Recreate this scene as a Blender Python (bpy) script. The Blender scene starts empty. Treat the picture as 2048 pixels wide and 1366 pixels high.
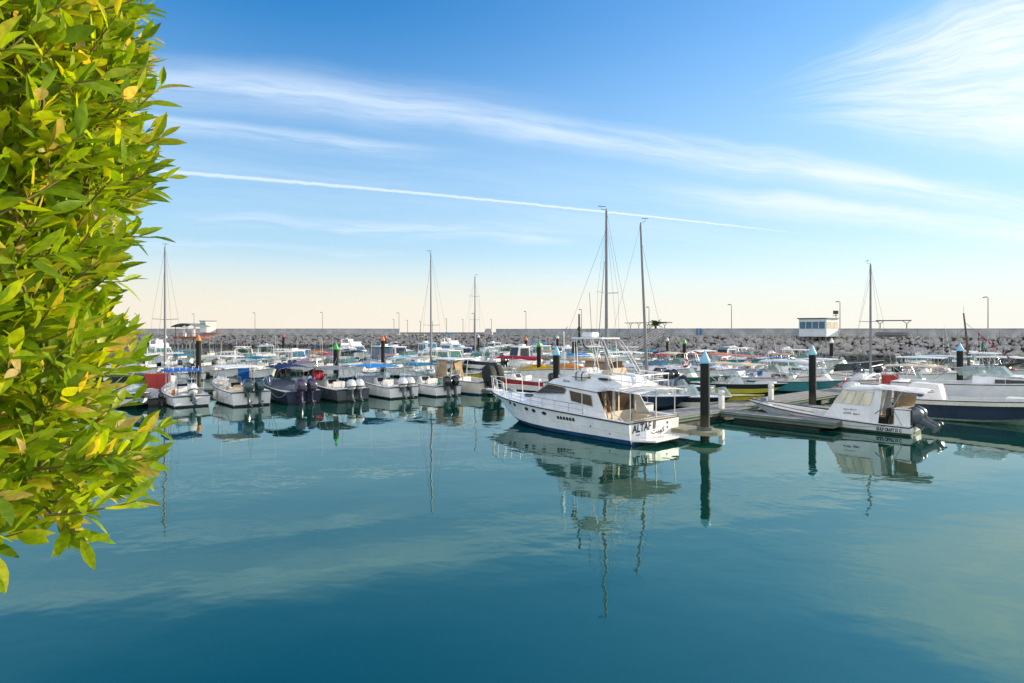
import bpy, math, random
from mathutils import Vector, Matrix, noise
R = math.radians
rnd = random.Random(11)
scene = bpy.context.scene
col = scene.collection
# ------------------------------------------------------------------ camera
FPX, EYE, HORIZON = 1200.0, 5.0, 663.5          # focal length in photo pixels, eye height, horizon row
cam = bpy.data.cameras.new('camera'); cam_o = bpy.data.objects.new('camera', cam); col.objects.link(cam_o)
cam.sensor_width = 36; cam.lens = FPX/2048*36; cam.shift_y = -(683-HORIZON)/2048
cam.clip_start = 0.05; cam.clip_end = 30000
cam_o.location = (0, 0, EYE); cam_o.rotation_euler = (R(90), 0, 0)
scene.camera = cam_o
# ------------------------------------------------------------------ sun, sky, exposure
SUN_AZ, SUN_EL = R(70), R(15)                   # azimuth clockwise from +Y
sdir = Vector((math.sin(SUN_AZ)*math.cos(SUN_EL), math.cos(SUN_AZ)*math.cos(SUN_EL), math.sin(SUN_EL)))
sl = bpy.data.lights.new('sun', 'SUN'); sl.energy = 2.8; sl.angle = R(0.5); sl.color = (1.0, 0.83, 0.62)
so = bpy.data.objects.new('sun', sl); col.objects.link(so)
so.rotation_euler = (-sdir).to_track_quat('-Z', 'Y').to_euler(); so.location = (60, 20, 40)
scene.view_settings.view_transform = 'Standard'; scene.view_settings.look = 'None'
scene.view_settings.exposure = 1.35; scene.view_settings.gamma = 1.0

world = bpy.data.worlds.new('World'); scene.world = world; world.use_nodes = True
wt = world.node_tree; wn = wt.nodes; wl = wt.links
class NT:
    """tiny helper for maths in node trees"""
    def __init__(s, tree): s.t = tree
    def m(s, op, a, b=None, c=None, clamp=False):
        n = s.t.nodes.new('ShaderNodeMath'); n.operation = op; n.use_clamp = clamp
        for i, v in enumerate((a, b, c)):
            if v is None: continue
            if isinstance(v, (int, float)): n.inputs[i].default_value = v
            else: s.t.links.new(v, n.inputs[i])
        return n.outputs[0]
    def rng(s, v, a, b, c=0.0, d=1.0, kind='SMOOTHSTEP'):
        n = s.t.nodes.new('ShaderNodeMapRange'); n.interpolation_type = kind; n.clamp = True if kind == 'LINEAR' else n.clamp
        s.t.links.new(v, n.inputs[0])
        for i, x in enumerate((a, b, c, d)): n.inputs[1+i].default_value = x
        return n.outputs[0]
    def noise(s, vec, scale, detail=4, rough=0.55, dist=0.0):
        n = s.t.nodes.new('ShaderNodeTexNoise'); n.inputs['Scale'].default_value = scale
        n.inputs['Detail'].default_value = detail; n.inputs['Roughness'].default_value = rough; n.inputs['Distortion'].default_value = dist
        if vec is not None: s.t.links.new(vec, n.inputs['Vector'])
        return n.outputs['Fac']
    def xyz(s, x, y, z=0.0):
        n = s.t.nodes.new('ShaderNodeCombineXYZ')
        for i, v in enumerate((x, y, z)):
            if isinstance(v, (int, float)): n.inputs[i].default_value = v
            else: s.t.links.new(v, n.inputs[i])
        return n.outputs[0]
    def mix(s, fac, a, b, mode='MIX'):
        n = s.t.nodes.new('ShaderNodeMix'); n.data_type = 'RGBA'; n.blend_type = mode
        for i, v in ((0, fac), (6, a), (7, b)):
            if isinstance(v, (int, float)): n.inputs[i].default_value = v
            elif isinstance(v, tuple): n.inputs[i].default_value = v + (1,) if len(v) == 3 else v
            else: s.t.links.new(v, n.inputs[i])
        return n.outputs[2]
def build_world():
    for n in list(wn): wn.remove(n)
    k = NT(wt)
    sky = wn.new('ShaderNodeTexSky'); sky.sky_type = 'NISHITA'; sky.sun_disc = False
    sky.sun_elevation = SUN_EL; sky.sun_rotation = SUN_AZ; sky.altitude = 0; sky.air_density = 1.0; sky.dust_density = 0.35; sky.ozone_density = 2.5
    tc = wn.new('ShaderNodeTexCoord'); sp = wn.new('ShaderNodeSeparateXYZ'); wl.new(tc.outputs['Generated'], sp.inputs[0])
    X, Y, Z = sp.outputs
    yy = k.m('MAXIMUM', Y, 0.05)
    U = k.m('DIVIDE', X, yy); V = k.m('DIVIDE', Z, yy)          # direction coordinates of the far cloud deck
    front = k.rng(Y, 0.05, 0.35)
    # upper air is a deep blue, the air near the horizon pale and warm
    hs = wn.new('ShaderNodeHueSaturation'); hs.inputs['Saturation'].default_value = 1.25; wl.new(sky.outputs[0], hs.inputs['Color'])
    base = k.mix(1.0, hs.outputs[0], SKYTINT, 'MULTIPLY')
    warm = k.rng(Z, 0.0, 0.22, 1.0, 0.0)
    base = k.mix(k.m('MULTIPLY', warm, 0.92), base, k.mix(k.rng(X, -0.7, 0.8), (4.75, 4.1, 3.5), (5.1, 4.75, 4.3)))
    mid = k.m('MULTIPLY', k.rng(Z, 0.03, 0.2), k.rng(Z, 0.12, 0.5, 1.0, 0.0))
    base = k.mix(k.m('MULTIPLY', mid, 0.6), base, (2.75, 3.6, 4.15))
    # distortion shared by all the cirrus
    nv = k.xyz(U, V)
    w1 = k.m('MULTIPLY', k.m('SUBTRACT', k.noise(nv, 3.0, 3), 0.5), 0.05)
    masks = []
    def band(a, b, c, up, dn, strength, u0, u1, u2, u3, fs, lo, hi):
        # line V = a + bU + cU^2, feathered up / down, with fibres stretched along it
        line = k.m('ADD', k.m('ADD', a, k.m('MULTIPLY', U, b)), k.m('MULTIPLY', k.m('MULTIPLY', U, U), c))
        d = k.m('ADD', k.m('SUBTRACT', V, line), w1)
        prof = k.m('MULTIPLY', k.rng(d, 0.0, up, 1.0, 0.0), k.rng(d, -dn, 0.0, 0.0, 1.0))
        fib = k.rng(k.noise(k.xyz(k.m('MULTIPLY', U, fs), k.m('MULTIPLY', d, fs*14)), 1.0, 8, 0.68, 0.35), lo, hi)
        ends = k.m('MULTIPLY', k.rng(U, u0, u1), k.rng(U, u2, u3, 1.0, 0.0))
        masks.append(k.m('MULTIPLY', k.m('MULTIPLY', prof, fib), k.m('MULTIPLY', ends, strength)))
    band(0.350, -0.135, -0.040, 0.034, 0.050, 0.78, -1.4, -0.6, 1.0, 1.5, 2.6, 0.24, 0.72)
    band(0.372, -0.115, -0.030, 0.05, 0.10, 0.42, -1.4, -0.6, -0.25, 0.2, 2.0, 0.15, 0.70)
    band(0.285, -0.116, 0.0, 0.016, 0.03, 0.60, -1.4, -0.55, -0.30, -0.05, 4.0, 0.25, 0.65)
    band(0.279, -0.132, 0.0, 0.020, 0.045, 0.72, 0.18, 0.42, 1.2, 1.7, 3.0, 0.22, 0.66)
    band(0.315, -0.10, 0.0, 0.012, 0.02, 0.45, 0.28, 0.42, 0.6, 0.8, 5.0, 0.35, 0.7)
    band(0.161, -0.055, 0.0, 0.026, 0.026, 0.62, -0.62, -0.40, 0.02, 0.16, 4.0, 0.36, 0.68)
    band(0.124, -0.042, 0.0, 0.016, 0.016, 0.45, -1.0, -0.6, -0.3, -0.12, 4.0, 0.36, 0.7)
    band(0.215, -0.10, 0.0, 0.11, 0.11, 0.34, -1.2, -0.7, 1.5, 2.0, 1.4, 0.3, 0.8)
    band(0.10, -0.02, 0.0, 0.03, 0.05, 0.30, -1.2, -0.7, 1.5, 2.0, 1.2, 0.35, 0.8)
    # straight contrail, puffed along its length
    line = k.m('ADD', k.m('ADD', 0.2158, k.m('MULTIPLY', U, -0.0995)), k.m('MULTIPLY', k.m('MULTIPLY', U, U), -0.018))
    puff = k.noise(k.xyz(k.m('MULTIPLY', U, 60.0), k.m('MULTIPLY', V, 60.0)), 1.0, 3)
    dd = k.m('ABSOLUTE', k.m('ADD', k.m('SUBTRACT', V, line), k.m('MULTIPLY', k.m('SUBTRACT', puff, 0.5), 0.0035)))
    wid = k.rng(U, -0.7, 0.5, 0.0050, 0.0013, 'LINEAR')
    trail = k.rng(k.m('DIVIDE', dd, wid), 0.25, 1.0, 0.9, 0.0)
    masks.append(k.m('MULTIPLY', trail, k.rng(U, 0.3, 0.56, 1.0, 0.0)))
    # feathery cirrus high on the right
    fu = k.m('SUBTRACT', U, 0.30); fv = k.m('SUBTRACT', V, 0.365)
    th = k.m('ARCTAN2', fv, fu); rd = k.m('SQRT', k.m('ADD', k.m('MULTIPLY', fu, fu), k.m('MULTIPLY', fv, fv)))
    th2 = k.m('ADD', th, k.m('MULTIPLY', k.m('SUBTRACT', k.noise(nv, 5.0, 3), 0.5), 0.10))
    edge_ = k.m('ADD', rd, k.m('MULTIPLY', k.m('SUBTRACT', k.noise(k.xyz(k.m('MULTIPLY', rd, 3.0), k.m('MULTIPLY', th, 9.0)), 1.0, 4), 0.5), 0.30))
    area = k.m('MULTIPLY', k.m('MULTIPLY', k.rng(th2, -0.20, 0.0), k.rng(th2, 0.26, 0.50, 1.0, 0.0)), k.m('MULTIPLY', k.rng(edge_, 0.10, 0.34), k.rng(rd, 0.9, 1.8, 1.0, 0.0)))
    fea = k.rng(k.noise(k.xyz(k.m('MULTIPLY', rd, 5.0), k.m('MULTIPLY', th2, 30.0)), 1.0, 7, 0.68, 0.25), 0.32, 0.66)
    soft = k.rng(rd, 0.18, 0.55, 0.12, 0.55)
    masks.append(k.m('MULTIPLY', area, k.m('MINIMUM', 1.0, k.m('ADD', k.m('MULTIPLY', fea, 0.40), soft))))
    tot = masks[0]
    for mm in masks[1:]: tot = k.m('SUBTRACT', 1.0, k.m('MULTIPLY', k.m('SUBTRACT', 1.0, tot), k.m('SUBTRACT', 1.0, mm)))
    # thin veil that thickens towards the sun side
    veil = k.m('MULTIPLY', k.rng(U, -0.45, 0.95), k.rng(V, 0.02, 0.6, 0.50, 0.25))
    base = k.mix(veil, base, (3.3, 3.85, 4.2))
    base = k.mix(k.m('MULTIPLY', k.rng(Z, 0.0, 0.14, 1.0, 0.0), 0.8), base, k.mix(k.rng(X, -0.7, 0.8), (4.35, 3.98, 3.4), (4.65, 4.5, 4.05)))
    tot = k.m('MULTIPLY', k.m('MULTIPLY', tot, front), k.rng(Z, 0.0, 0.04))
    out = k.mix(tot, base, k.mix(k.rng(X, -0.5, 0.7), (3.5, 4.2, 5.1), (4.6, 4.95, 5.2)))
    # bright pale fill added to the unseen sky behind the camera, lifts shadows
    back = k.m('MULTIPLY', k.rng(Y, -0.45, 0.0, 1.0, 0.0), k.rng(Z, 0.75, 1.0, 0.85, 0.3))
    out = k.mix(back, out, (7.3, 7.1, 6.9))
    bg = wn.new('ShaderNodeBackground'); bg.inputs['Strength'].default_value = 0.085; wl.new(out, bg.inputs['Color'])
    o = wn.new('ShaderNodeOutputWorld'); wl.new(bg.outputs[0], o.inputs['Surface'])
SKYTINT = (0.42, 0.98, 1.18)
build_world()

# ------------------------------------------------------------------ helpers
def at(px, py, z=0.0):
    """ground point seen at a photo pixel, for a surface at height z"""
    d = (EYE-z)*FPX/(py-HORIZON)
    return Vector(((px-1024)/FPX*d, d, z))
def atd(px, d, z=0.0): return Vector(((px-1024)/FPX*d, d, z))
class MB:
    """collects shapes, builds ONE mesh object"""
    def __init__(s): s.v = []; s.f = []; s.m = []; s.sm = []
    def add(s, vs, fs, mi=0, smooth=False):
        o = len(s.v); s.v += [tuple(p) for p in vs]
        for f in fs: s.f.append([i+o for i in f]); s.m.append(mi); s.sm.append(smooth)
        return s
    def box(s, x0, x1, y0, y1, z0, z1, mi=0):
        v = [(x, y, z) for z in (z0, z1) for y in (y0, y1) for x in (x0, x1)]
        return s.add(v, [(0, 2, 3, 1), (4, 5, 7, 6), (0, 1, 5, 4), (2, 6, 7, 3), (0, 4, 6, 2), (1, 3, 7, 5)], mi)
    def bbox(s, x0, x1, y0, y1, z0, z1, b=0.03, mi=0):
        """box with chamfered edges"""
        secs = []
        for z, i in ((z0, b), (z0+b, 0), (z1-b, 0), (z1, b)):
            xa, xb, ya, yb = x0+i, x1-i, y0+i, y1-i
            secs.append([(xa+b, ya, z), (xb-b, ya, z), (xb, ya+b, z), (xb, yb-b, z), (xb-b, yb, z), (xa+b, yb, z), (xa, yb-b, z), (xa, ya+b, z)])
        return s.loft(secs, True, True, mi)
    def loft(s, secs, closed=True, caps=True, mi=0, smooth=False):
        n = len(secs[0]); v = [p for q in secs for p in q]; f = []
        for i in range(len(secs)-1):
            for j in range(n if closed else n-1):
                a, b = i*n+j, i*n+(j+1) % n
                f.append((a, b, b+n, a+n))
        if caps: f.append(tuple(range(n-1, -1, -1))); f.append(tuple((len(secs)-1)*n+j for j in range(n)))
        return s.add(v, f, mi, smooth)
    def tube(s, pts, r=0.02, n=6, mi=0, r2=None):
        pts = [Vector(p) for p in pts]; secs = []; up = Vector((0, 0, 1))
        for i, p in enumerate(pts):
            t = (pts[min(i+1, len(pts)-1)]-pts[max(i-1, 0)]).normalized()
            a = t.cross(up if abs(t.z) < 0.9 else Vector((1, 0, 0))).normalized(); b = t.cross(a)
            rr = r if r2 is None else r+(r2-r)*i/(len(pts)-1)
            secs.append([p+a*math.cos(2*math.pi*j/n)*rr+b*math.sin(2*math.pi*j/n)*rr for j in range(n)])
        return s.loft(secs, True, True, mi, True)
    def lathe(s, prof, c=(0, 0, 0), n=14, mi=0, smooth=True):
        c = Vector(c)
        secs = [[c+Vector((r*math.cos(2*math.pi*j/n), r*math.sin(2*math.pi*j/n), z)) for j in range(n)] for r, z in prof]
        return s.loft(secs, True, True, mi, smooth)
    def prof(s, pts, mi=0, y0=0.0):
        """solid from a side profile: loop of (x, z, half width)"""
        n = len(pts); v = [(x, y0+w, z) for x, z, w in pts]+[(x, y0-w, z) for x, z, w in pts]
        f = [(i, (i+1) % n, n+(i+1) % n, n+i) for i in range(n)]+[tuple(range(n-1, -1, -1)), tuple(range(n, 2*n))]
        return s.add(v, f, mi)
    def panel(s, pts, th=0.02, mi=0, flip=False):
        """flat polygon given thickness along its normal"""
        p = [Vector(q) for q in pts]; nrm = (p[1]-p[0]).cross(p[-1]-p[0]).normalized()*(-th if flip else th)
        n = len(p); v = p+[q+nrm for q in p]
        return s.add(v, [tuple(range(n-1, -1, -1)), tuple(range(n, 2*n))]+[(i, (i+1) % n, n+(i+1) % n, n+i) for i in range(n)], mi)
    def sheet(s, grid, th=0.03, mi=0, smooth=True):
        """curved sheet (grid of points) with thickness downwards"""
        a, b = len(grid), len(grid[0]); v = [Vector(p) for r in grid for p in r]; v2 = [p-Vector((0, 0, th)) for p in v]; N = a*b; f = []
        for i in range(a-1):
            for j in range(b-1):
                q = (i*b+j, (i+1)*b+j, (i+1)*b+j+1, i*b+j+1); f.append(q); f.append(tuple(N+k for k in reversed(q)))
        rim = [j for j in range(b)]+[i*b+b-1 for i in range(1, a)]+[(a-1)*b+j for j in range(b-2, -1, -1)]+[i*b for i in range(a-2, 0, -1)]
        for i in range(len(rim)): p, q = rim[i], rim[(i+1) % len(rim)]; f.append((p, q, N+q, N+p))
        return s.add(v+v2, f, mi, smooth)
    def build(s, name, mats, parent=None):
        me = bpy.data.meshes.new(name); me.from_pydata(s.v, [], s.f)
        for m in (mats if isinstance(mats, (list, tuple)) else [mats]): me.materials.append(m)
        me.polygons.foreach_set('material_index', s.m); me.polygons.foreach_set('use_smooth', s.sm); me.update()
        import bmesh
        bm = bmesh.new(); bm.from_mesh(me); bmesh.ops.recalc_face_normals(bm, faces=bm.faces[:]); bm.to_mesh(me); bm.free()
        if any(s.sm):
            try: me.set_sharp_from_angle(angle=R(42))
            except Exception: pass
        o = bpy.data.objects.new(name, me); col.objects.link(o)
        if parent: o.parent = parent
        return o
def tag(o, label=None, cat=None, group=None, kind=None):
    for k_, v_ in (('label', label), ('category', cat), ('group', group), ('kind', kind)):
        if v_: o[k_] = v_
    return o
def thing(name, loc, rz, label, cat, group=None):
    o = bpy.data.objects.new(name, None); col.objects.link(o); o.location = loc; o.rotation_euler = (0, 0, rz); o.empty_display_size = 0.3
    return tag(o, label, cat, group)
def kids(o): return [c for c in o.children]
def copy_tree(o, parent=None):
    c = o.copy(); col.objects.link(c); c.parent = parent
    for ch in kids(o): copy_tree(ch, c)
    return c
# ------------------------------------------------------------------ materials
MATS = {}
def mat(name, c, rough=0.5, metal=0.0, var=0.12, vs=3.0, bump=0.0, bs=20.0, spec=0.5, coat=0.0):
    if name in MATS: return MATS[name]
    m = bpy.data.materials.new(name); m.use_nodes = True; t = m.node_tree; k = NT(t)
    p = t.nodes['Principled BSDF']; p.inputs['Roughness'].default_value = rough; p.inputs['Metallic'].default_value = metal
    p.inputs['Specular IOR Level'].default_value = spec; p.inputs['Coat Weight'].default_value = coat
    tc = t.nodes.new('ShaderNodeTexCoord')
    n = k.noise(tc.outputs['Object'], vs, 5, 0.6)
    f = k.rng(n, 0.3, 0.7)
    cc = k.mix(f, tuple(x*(1-var) for x in c), tuple(min(1, x*(1+var*0.6)) for x in c))
    t.links.new(cc, p.inputs['Base Color'])
    t.links.new(k.rng(n, 0.3, 0.75, max(0, rough-0.08), min(1, rough+0.12)), p.inputs['Roughness'])
    if bump:
        b = t.nodes.new('ShaderNodeBump'); b.inputs['Strength'].default_value = bump; b.inputs['Distance'].default_value = 0.03
        t.links.new(k.noise(tc.outputs['Object'], bs, 4), b.inputs['Height']); t.links.new(b.outputs[0], p.inputs['Normal'])
    MATS[name] = m; return m
def gel(name, c, r=0.28):
    if name in MATS: return MATS[name]
    m = mat(name, c, r, var=0.09, vs=1.3, coat=0.2); t = m.node_tree; k = NT(t); p = t.nodes['Principled BSDF']; src = p.inputs['Base Color'].links[0].from_socket
    tc = t.nodes.new('ShaderNodeTexCoord'); mp = t.nodes.new('ShaderNodeMapping'); mp.inputs['Scale'].default_value = (5.0, 5.0, 0.7); t.links.new(tc.outputs['Object'], mp.inputs[0])
    s = k.m('MULTIPLY', k.rng(k.noise(mp.outputs[0], 1.6, 4, .6), .52, .80), k.rng(k.noise(tc.outputs['Object'], .9, 2), .4, .7))    # run-off stains
    t.links.new(k.mix(k.m('MULTIPLY', s, .45), src, tuple(x*.55+.02 for x in (c[0], c[1]*.88, c[2]*.7))), p.inputs['Base Color']); return m
def tideline(m, z0, z1, c):
    """weed and silt below the tide mark"""
    t = m.node_tree; k = NT(t); p = t.nodes['Principled BSDF']; src = p.inputs['Base Color'].links[0].from_socket
    g = t.nodes.new('ShaderNodeNewGeometry'); sp = t.nodes.new('ShaderNodeSeparateXYZ'); t.links.new(g.outputs['Position'], sp.inputs[0])
    z = k.m('ADD', sp.outputs[2], k.m('MULTIPLY', k.m('SUBTRACT', k.noise(g.outputs['Position'], 1.7, 4), .5), .8))
    t.links.new(k.mix(k.rng(z, z0, z1, .85, 0.0), src, c), p.inputs['Base Color'])
def canvas(name, c): return mat(name, c, 0.85, var=0.22, vs=2.2, bump=0.35, bs=5.0, spec=0.2)
WHITE = gel('white gelcoat', (0.80, 0.80, 0.80)); CREAM = gel('cream gelcoat', (0.70, 0.66, 0.56)); GREYH = gel('dark grey gelcoat', (0.075, 0.085, 0.10))
NAVY = gel('navy gelcoat', (0.012, 0.022, 0.06)); PALEB = gel('pale blue gelcoat', (0.42, 0.58, 0.70)); BLACKH = gel('black gelcoat', (0.012, 0.013, 0.016))
YELLOW = gel('yellow gelcoat', (0.55, 0.47, 0.04)); TEALH = gel('teal gelcoat', (0.04, 0.24, 0.27)); GREENH = gel('green gelcoat', (0.02, 0.20, 0.10)); REDH = gel('red gelcoat', (0.40, 0.03, 0.04))
DECK = mat('deck paint', (0.66, 0.66, 0.63), 0.55, var=0.15, vs=2.5); TAN = mat('tan upholstery', (0.52, 0.42, 0.30), 0.6); SEATW = mat('white vinyl', (0.70, 0.70, 0.69), 0.45)
BOOTB = mat('blue antifouling', (0.01, 0.07, 0.19), 0.6, var=0.3); BOOTK = mat('black antifouling', (0.012, 0.013, 0.015), 0.6, var=0.3); BOOTG = mat('algae green antifouling', (0.035, 0.075, 0.05), 0.7, var=0.4)
BOOTP = mat('pale green antifouling', (0.30, 0.40, 0.34), 0.6, var=0.25); BOOTR = mat('red antifouling', (0.22, 0.03, 0.02), 0.6, var=0.3)
RUB = mat('black rubber', (0.02, 0.021, 0.023), 0.6); STEEL = mat('stainless tube', (0.62, 0.63, 0.64), 0.22, 0.9); ALU = mat('white powder coated tube', (0.72, 0.72, 0.70), 0.4)
MASTM = mat('anodised mast', (0.20, 0.20, 0.21), 0.5, 0.2); WIRE = mat('rigging wire', (0.16, 0.16, 0.17), 0.5, 0.4)
PLAST = mat('white plastic', (0.72, 0.72, 0.71), 0.4); BLACKP = mat('black plastic', (0.015, 0.016, 0.018), 0.4)
E_BLK = mat('black motor paint', (0.012, 0.014, 0.018), 0.18, var=0.2, coat=0.5); E_WHT = mat('white motor paint', (0.70, 0.71, 0.72), 0.25, coat=0.4)
E_TEAL = mat('dark slate motor paint', (0.02, 0.045, 0.06), 0.2, coat=0.5); E_PUR = mat('dark violet motor paint', (0.045, 0.035, 0.075), 0.25, coat=0.4); E_GRY = mat('grey motor paint', (0.10, 0.12, 0.14), 0.25, 0.3, coat=0.3)
E_COV = mat('black canvas motor cover', (0.012, 0.018, 0.017), 0.8, bump=0.3, bs=6)
WOOD = mat('varnished wood', (0.24, 0.13, 0.06), 0.5, var=0.35, vs=6); BROWNW = mat('old brown wood', (0.13, 0.075, 0.04), 0.75, var=0.35, vs=5)
C = {k_: canvas(k_+' canvas', v_) for k_, v_ in {
    'white': (0.78, 0.77, 0.74), 'cream': (0.66, 0.56, 0.40), 'blue': (0.015, 0.13, 0.50), 'bright blue': (0.01, 0.24, 0.62), 'navy': (0.012, 0.03, 0.11),
    'teal': (0.01, 0.19, 0.30), 'light blue': (0.22, 0.50, 0.64), 'grey': (0.20, 0.22, 0.25), 'black': (0.014, 0.014, 0.017), 'red': (0.42, 0.04, 0.06),
    'crimson': (0.40, 0.015, 0.05), 'yellow': (0.66, 0.40, 0.02), 'tan': (0.42, 0.29, 0.18), 'mauve': (0.40, 0.22, 0.33), 'slate': (0.11, 0.14, 0.19),
    'orange': (0.62, 0.22, 0.04), 'green': (0.02, 0.22, 0.13), 'pink': (0.52, 0.16, 0.18), 'curtain': (0.50, 0.37, 0.24)}.items()}
def glass(name, c, alpha, rough=0.03):
    if name in MATS: return MATS[name]
    m = bpy.data.materials.new(name); m.use_nodes = True; t = m.node_tree; k = NT(t); p = t.nodes['Principled BSDF']
    p.inputs['Roughness'].default_value = rough; p.inputs['IOR'].default_value = 1.5; p.inputs['Alpha'].default_value = alpha
    tc = t.nodes.new('ShaderNodeTexCoord'); f = k.rng(k.noise(tc.outputs['Object'], 2.0, 3), 0.3, 0.7)
    t.links.new(k.mix(f, tuple(x*0.75 for x in c), c), p.inputs['Base Color'])
    MATS[name] = m; return m
GDARK = glass('dark window glass', (0.02, 0.024, 0.03), 1.0); GBROWN = glass('brown tinted glass', (0.075, 0.045, 0.025), 1.0, 0.08)
GCLEAR = glass('clear windscreen', (0.35, 0.47, 0.47), 0.42); GGREEN = glass('green tinted glass', (0.10, 0.26, 0.22), 0.75); GCREAM = glass('cream window with painted light', (0.88, 0.78, 0.58), 0.92, 0.2); GBLUE = glass('blue tinted glass', (0.05, 0.16, 0.26), 0.9)  # cream panes: the light seen in the windows is put into the colour
# ------------------------------------------------------------------ boats: shared builders (local axes: x to the bow, y to port, z up, origin at the stern on the waterline)
def hull_pts(L, B, zs, zb, n=13, oh=0.16, stern=0.90, full=2.3, deep=0.3):
    S = []
    for i in range(n+1):
        t = i/n; t = t**0.92
        s = max(0, (t-0.38)/0.62)
        b = B/2*(1-s**full)*(stern+(1-stern)*min(1, t/0.38)) if t < 1 else 0.012
        zz = zs+(zb-zs)*t**1.7
        ov = oh*L
        kx = t*(L-ov*1.35*t**3); cx = t*(L-ov*1.0*t**3); mx = t*(L-ov*0.45*t**3)
        bc = b*(0.90-0.45*t**3); cz = 0.02+0.34*zz*t**4
        S.append(dict(t=t, x=t*L, b=b, z=zz, keel=(kx, 0, -deep+deep*0.9*t**5), ch=(cx, bc, cz), wl=(mx*0.4+cx*0.6, bc+(b-bc)*0.35, cz+0.11), mid=(mx, bc+(b-bc)*(0.72-0.2*t), cz+(zz-cz)*0.55), sh=(t*L, b, zz)))
    return S
def build_hull(root, S, mside, mboot, rub=RUB, rubr=0.025, lift=0.0, stripe=None):
    mb = MB(); rows = ('keel', 'ch', 'wl', 'mid', 'sh')
    for sg in (1, -1):
        v = []; f = []; mi = []
        for q in S:
            for r in rows: p = q[r]; v.append((p[0], p[1]*sg, p[2]))
        n = len(rows)
        for r in range(n-1):
            mm = 1 if r < 2 else (2 if (stripe and r == 3) else 0)
            mb.add(v, [(i*n+r, i*n+n+r, i*n+n+r+1, i*n+r+1) for i in range(len(S)-1)], mm, r >= 2)
    q = S[0]; tr = [(0, q[r][1], q[r][2]) for r in rows]+[(0, -q[r][1], q[r][2]) for r in reversed(rows) if q[r][1] > 0]
    mb.add(tr, [tuple(range(len(tr)))], 0)
    b = S[0]['ch']; mb.panel([(-0.004, -b[1], -0.2), (-0.004, b[1], -0.2), (-0.004, b[1], b[2]+0.10), (-0.004, -b[1], b[2]+0.10)], 0.003, 1, True)
    mb.build('hull', [mside, mboot, stripe or mside], root)
    rb = MB(); pl = [(q['x'], q['b']+0.008, q['z']-0.03) for q in S]
    rb.tube(list(reversed([(x, -y, z) for x, y, z in pl]))[:], rubr, 5); rb.tube(pl, rubr, 5); rb.tube([pl[0], (0, -pl[0][1], pl[0][2])], rubr, 5)
    rb.build('rub_rail', rub, root)
def interp(S, x, key):
    for a, b in zip(S, S[1:]):
        if a['x'] <= x <= b['x']:
            f = (x-a['x'])/(b['x']-a['x']+1e-9); return a[key]+(b[key]-a[key])*f
    return S[-1][key] if x > 0 else S[0][key]
def wid_at(S, x, z):
    pr = []
    for k_ in ('ch', 'wl', 'mid', 'sh'):
        for p0, p1 in zip(S, S[1:]):
            if p0[k_][0] <= x <= p1[k_][0]: f = (x-p0[k_][0])/(p1[k_][0]-p0[k_][0]+1e-9); pr.append((p0[k_][1]+(p1[k_][1]-p0[k_][1])*f, p0[k_][2]+(p1[k_][2]-p0[k_][2])*f)); break
    if not pr: return 0.02
    for a, b in zip(pr, pr[1:]):
        if a[1] <= z <= b[1]: return a[0]+(b[0]-a[0])*(z-a[1])/(b[1]-a[1]+1e-9)
    return 0.02 if z < pr[0][1] else pr[-1][0]
def build_deck(root, S, L, c0, c1, floor=0.22, g=0.2, m=DECK, mg=None, crown=0.06):
    """gunwale, cockpit between c0 and c1 (fractions), decked elsewhere"""
    xs = sorted(set([q['x'] for q in S]+[c0*L, c0*L+0.02, c1*L, c1*L-0.05])); secs = []
    for x in xs:
        b, z = interp(S, x, 'b'), interp(S, x, 'z'); t = x/L
        inn = max(b-g, b*0.3)
        pit = c0*L+0.01 < x < c1*L-0.02
        fw = max(0.02, wid_at(S, x, floor)-.05) if pit else 9; zi = floor if pit else z+crown*0.6; zc = floor if pit else z+crown
        secs.append([(x, b-0.004, z-0.012), (x, b-0.03, z+0.025), (x, inn, z+0.02), (x, min(fw, inn-0.03*(b > .2)), zi), (x, 0, zc), (x, -min(fw, inn-0.03*(b > .2)), zi), (x, -inn, z+0.02), (x, -b+0.03, z+0.025), (x, -b+0.004, z-0.012)])
    mb = MB(); mb.loft(secs, False, False); mb.build('deck', mg or m, root)
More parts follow.
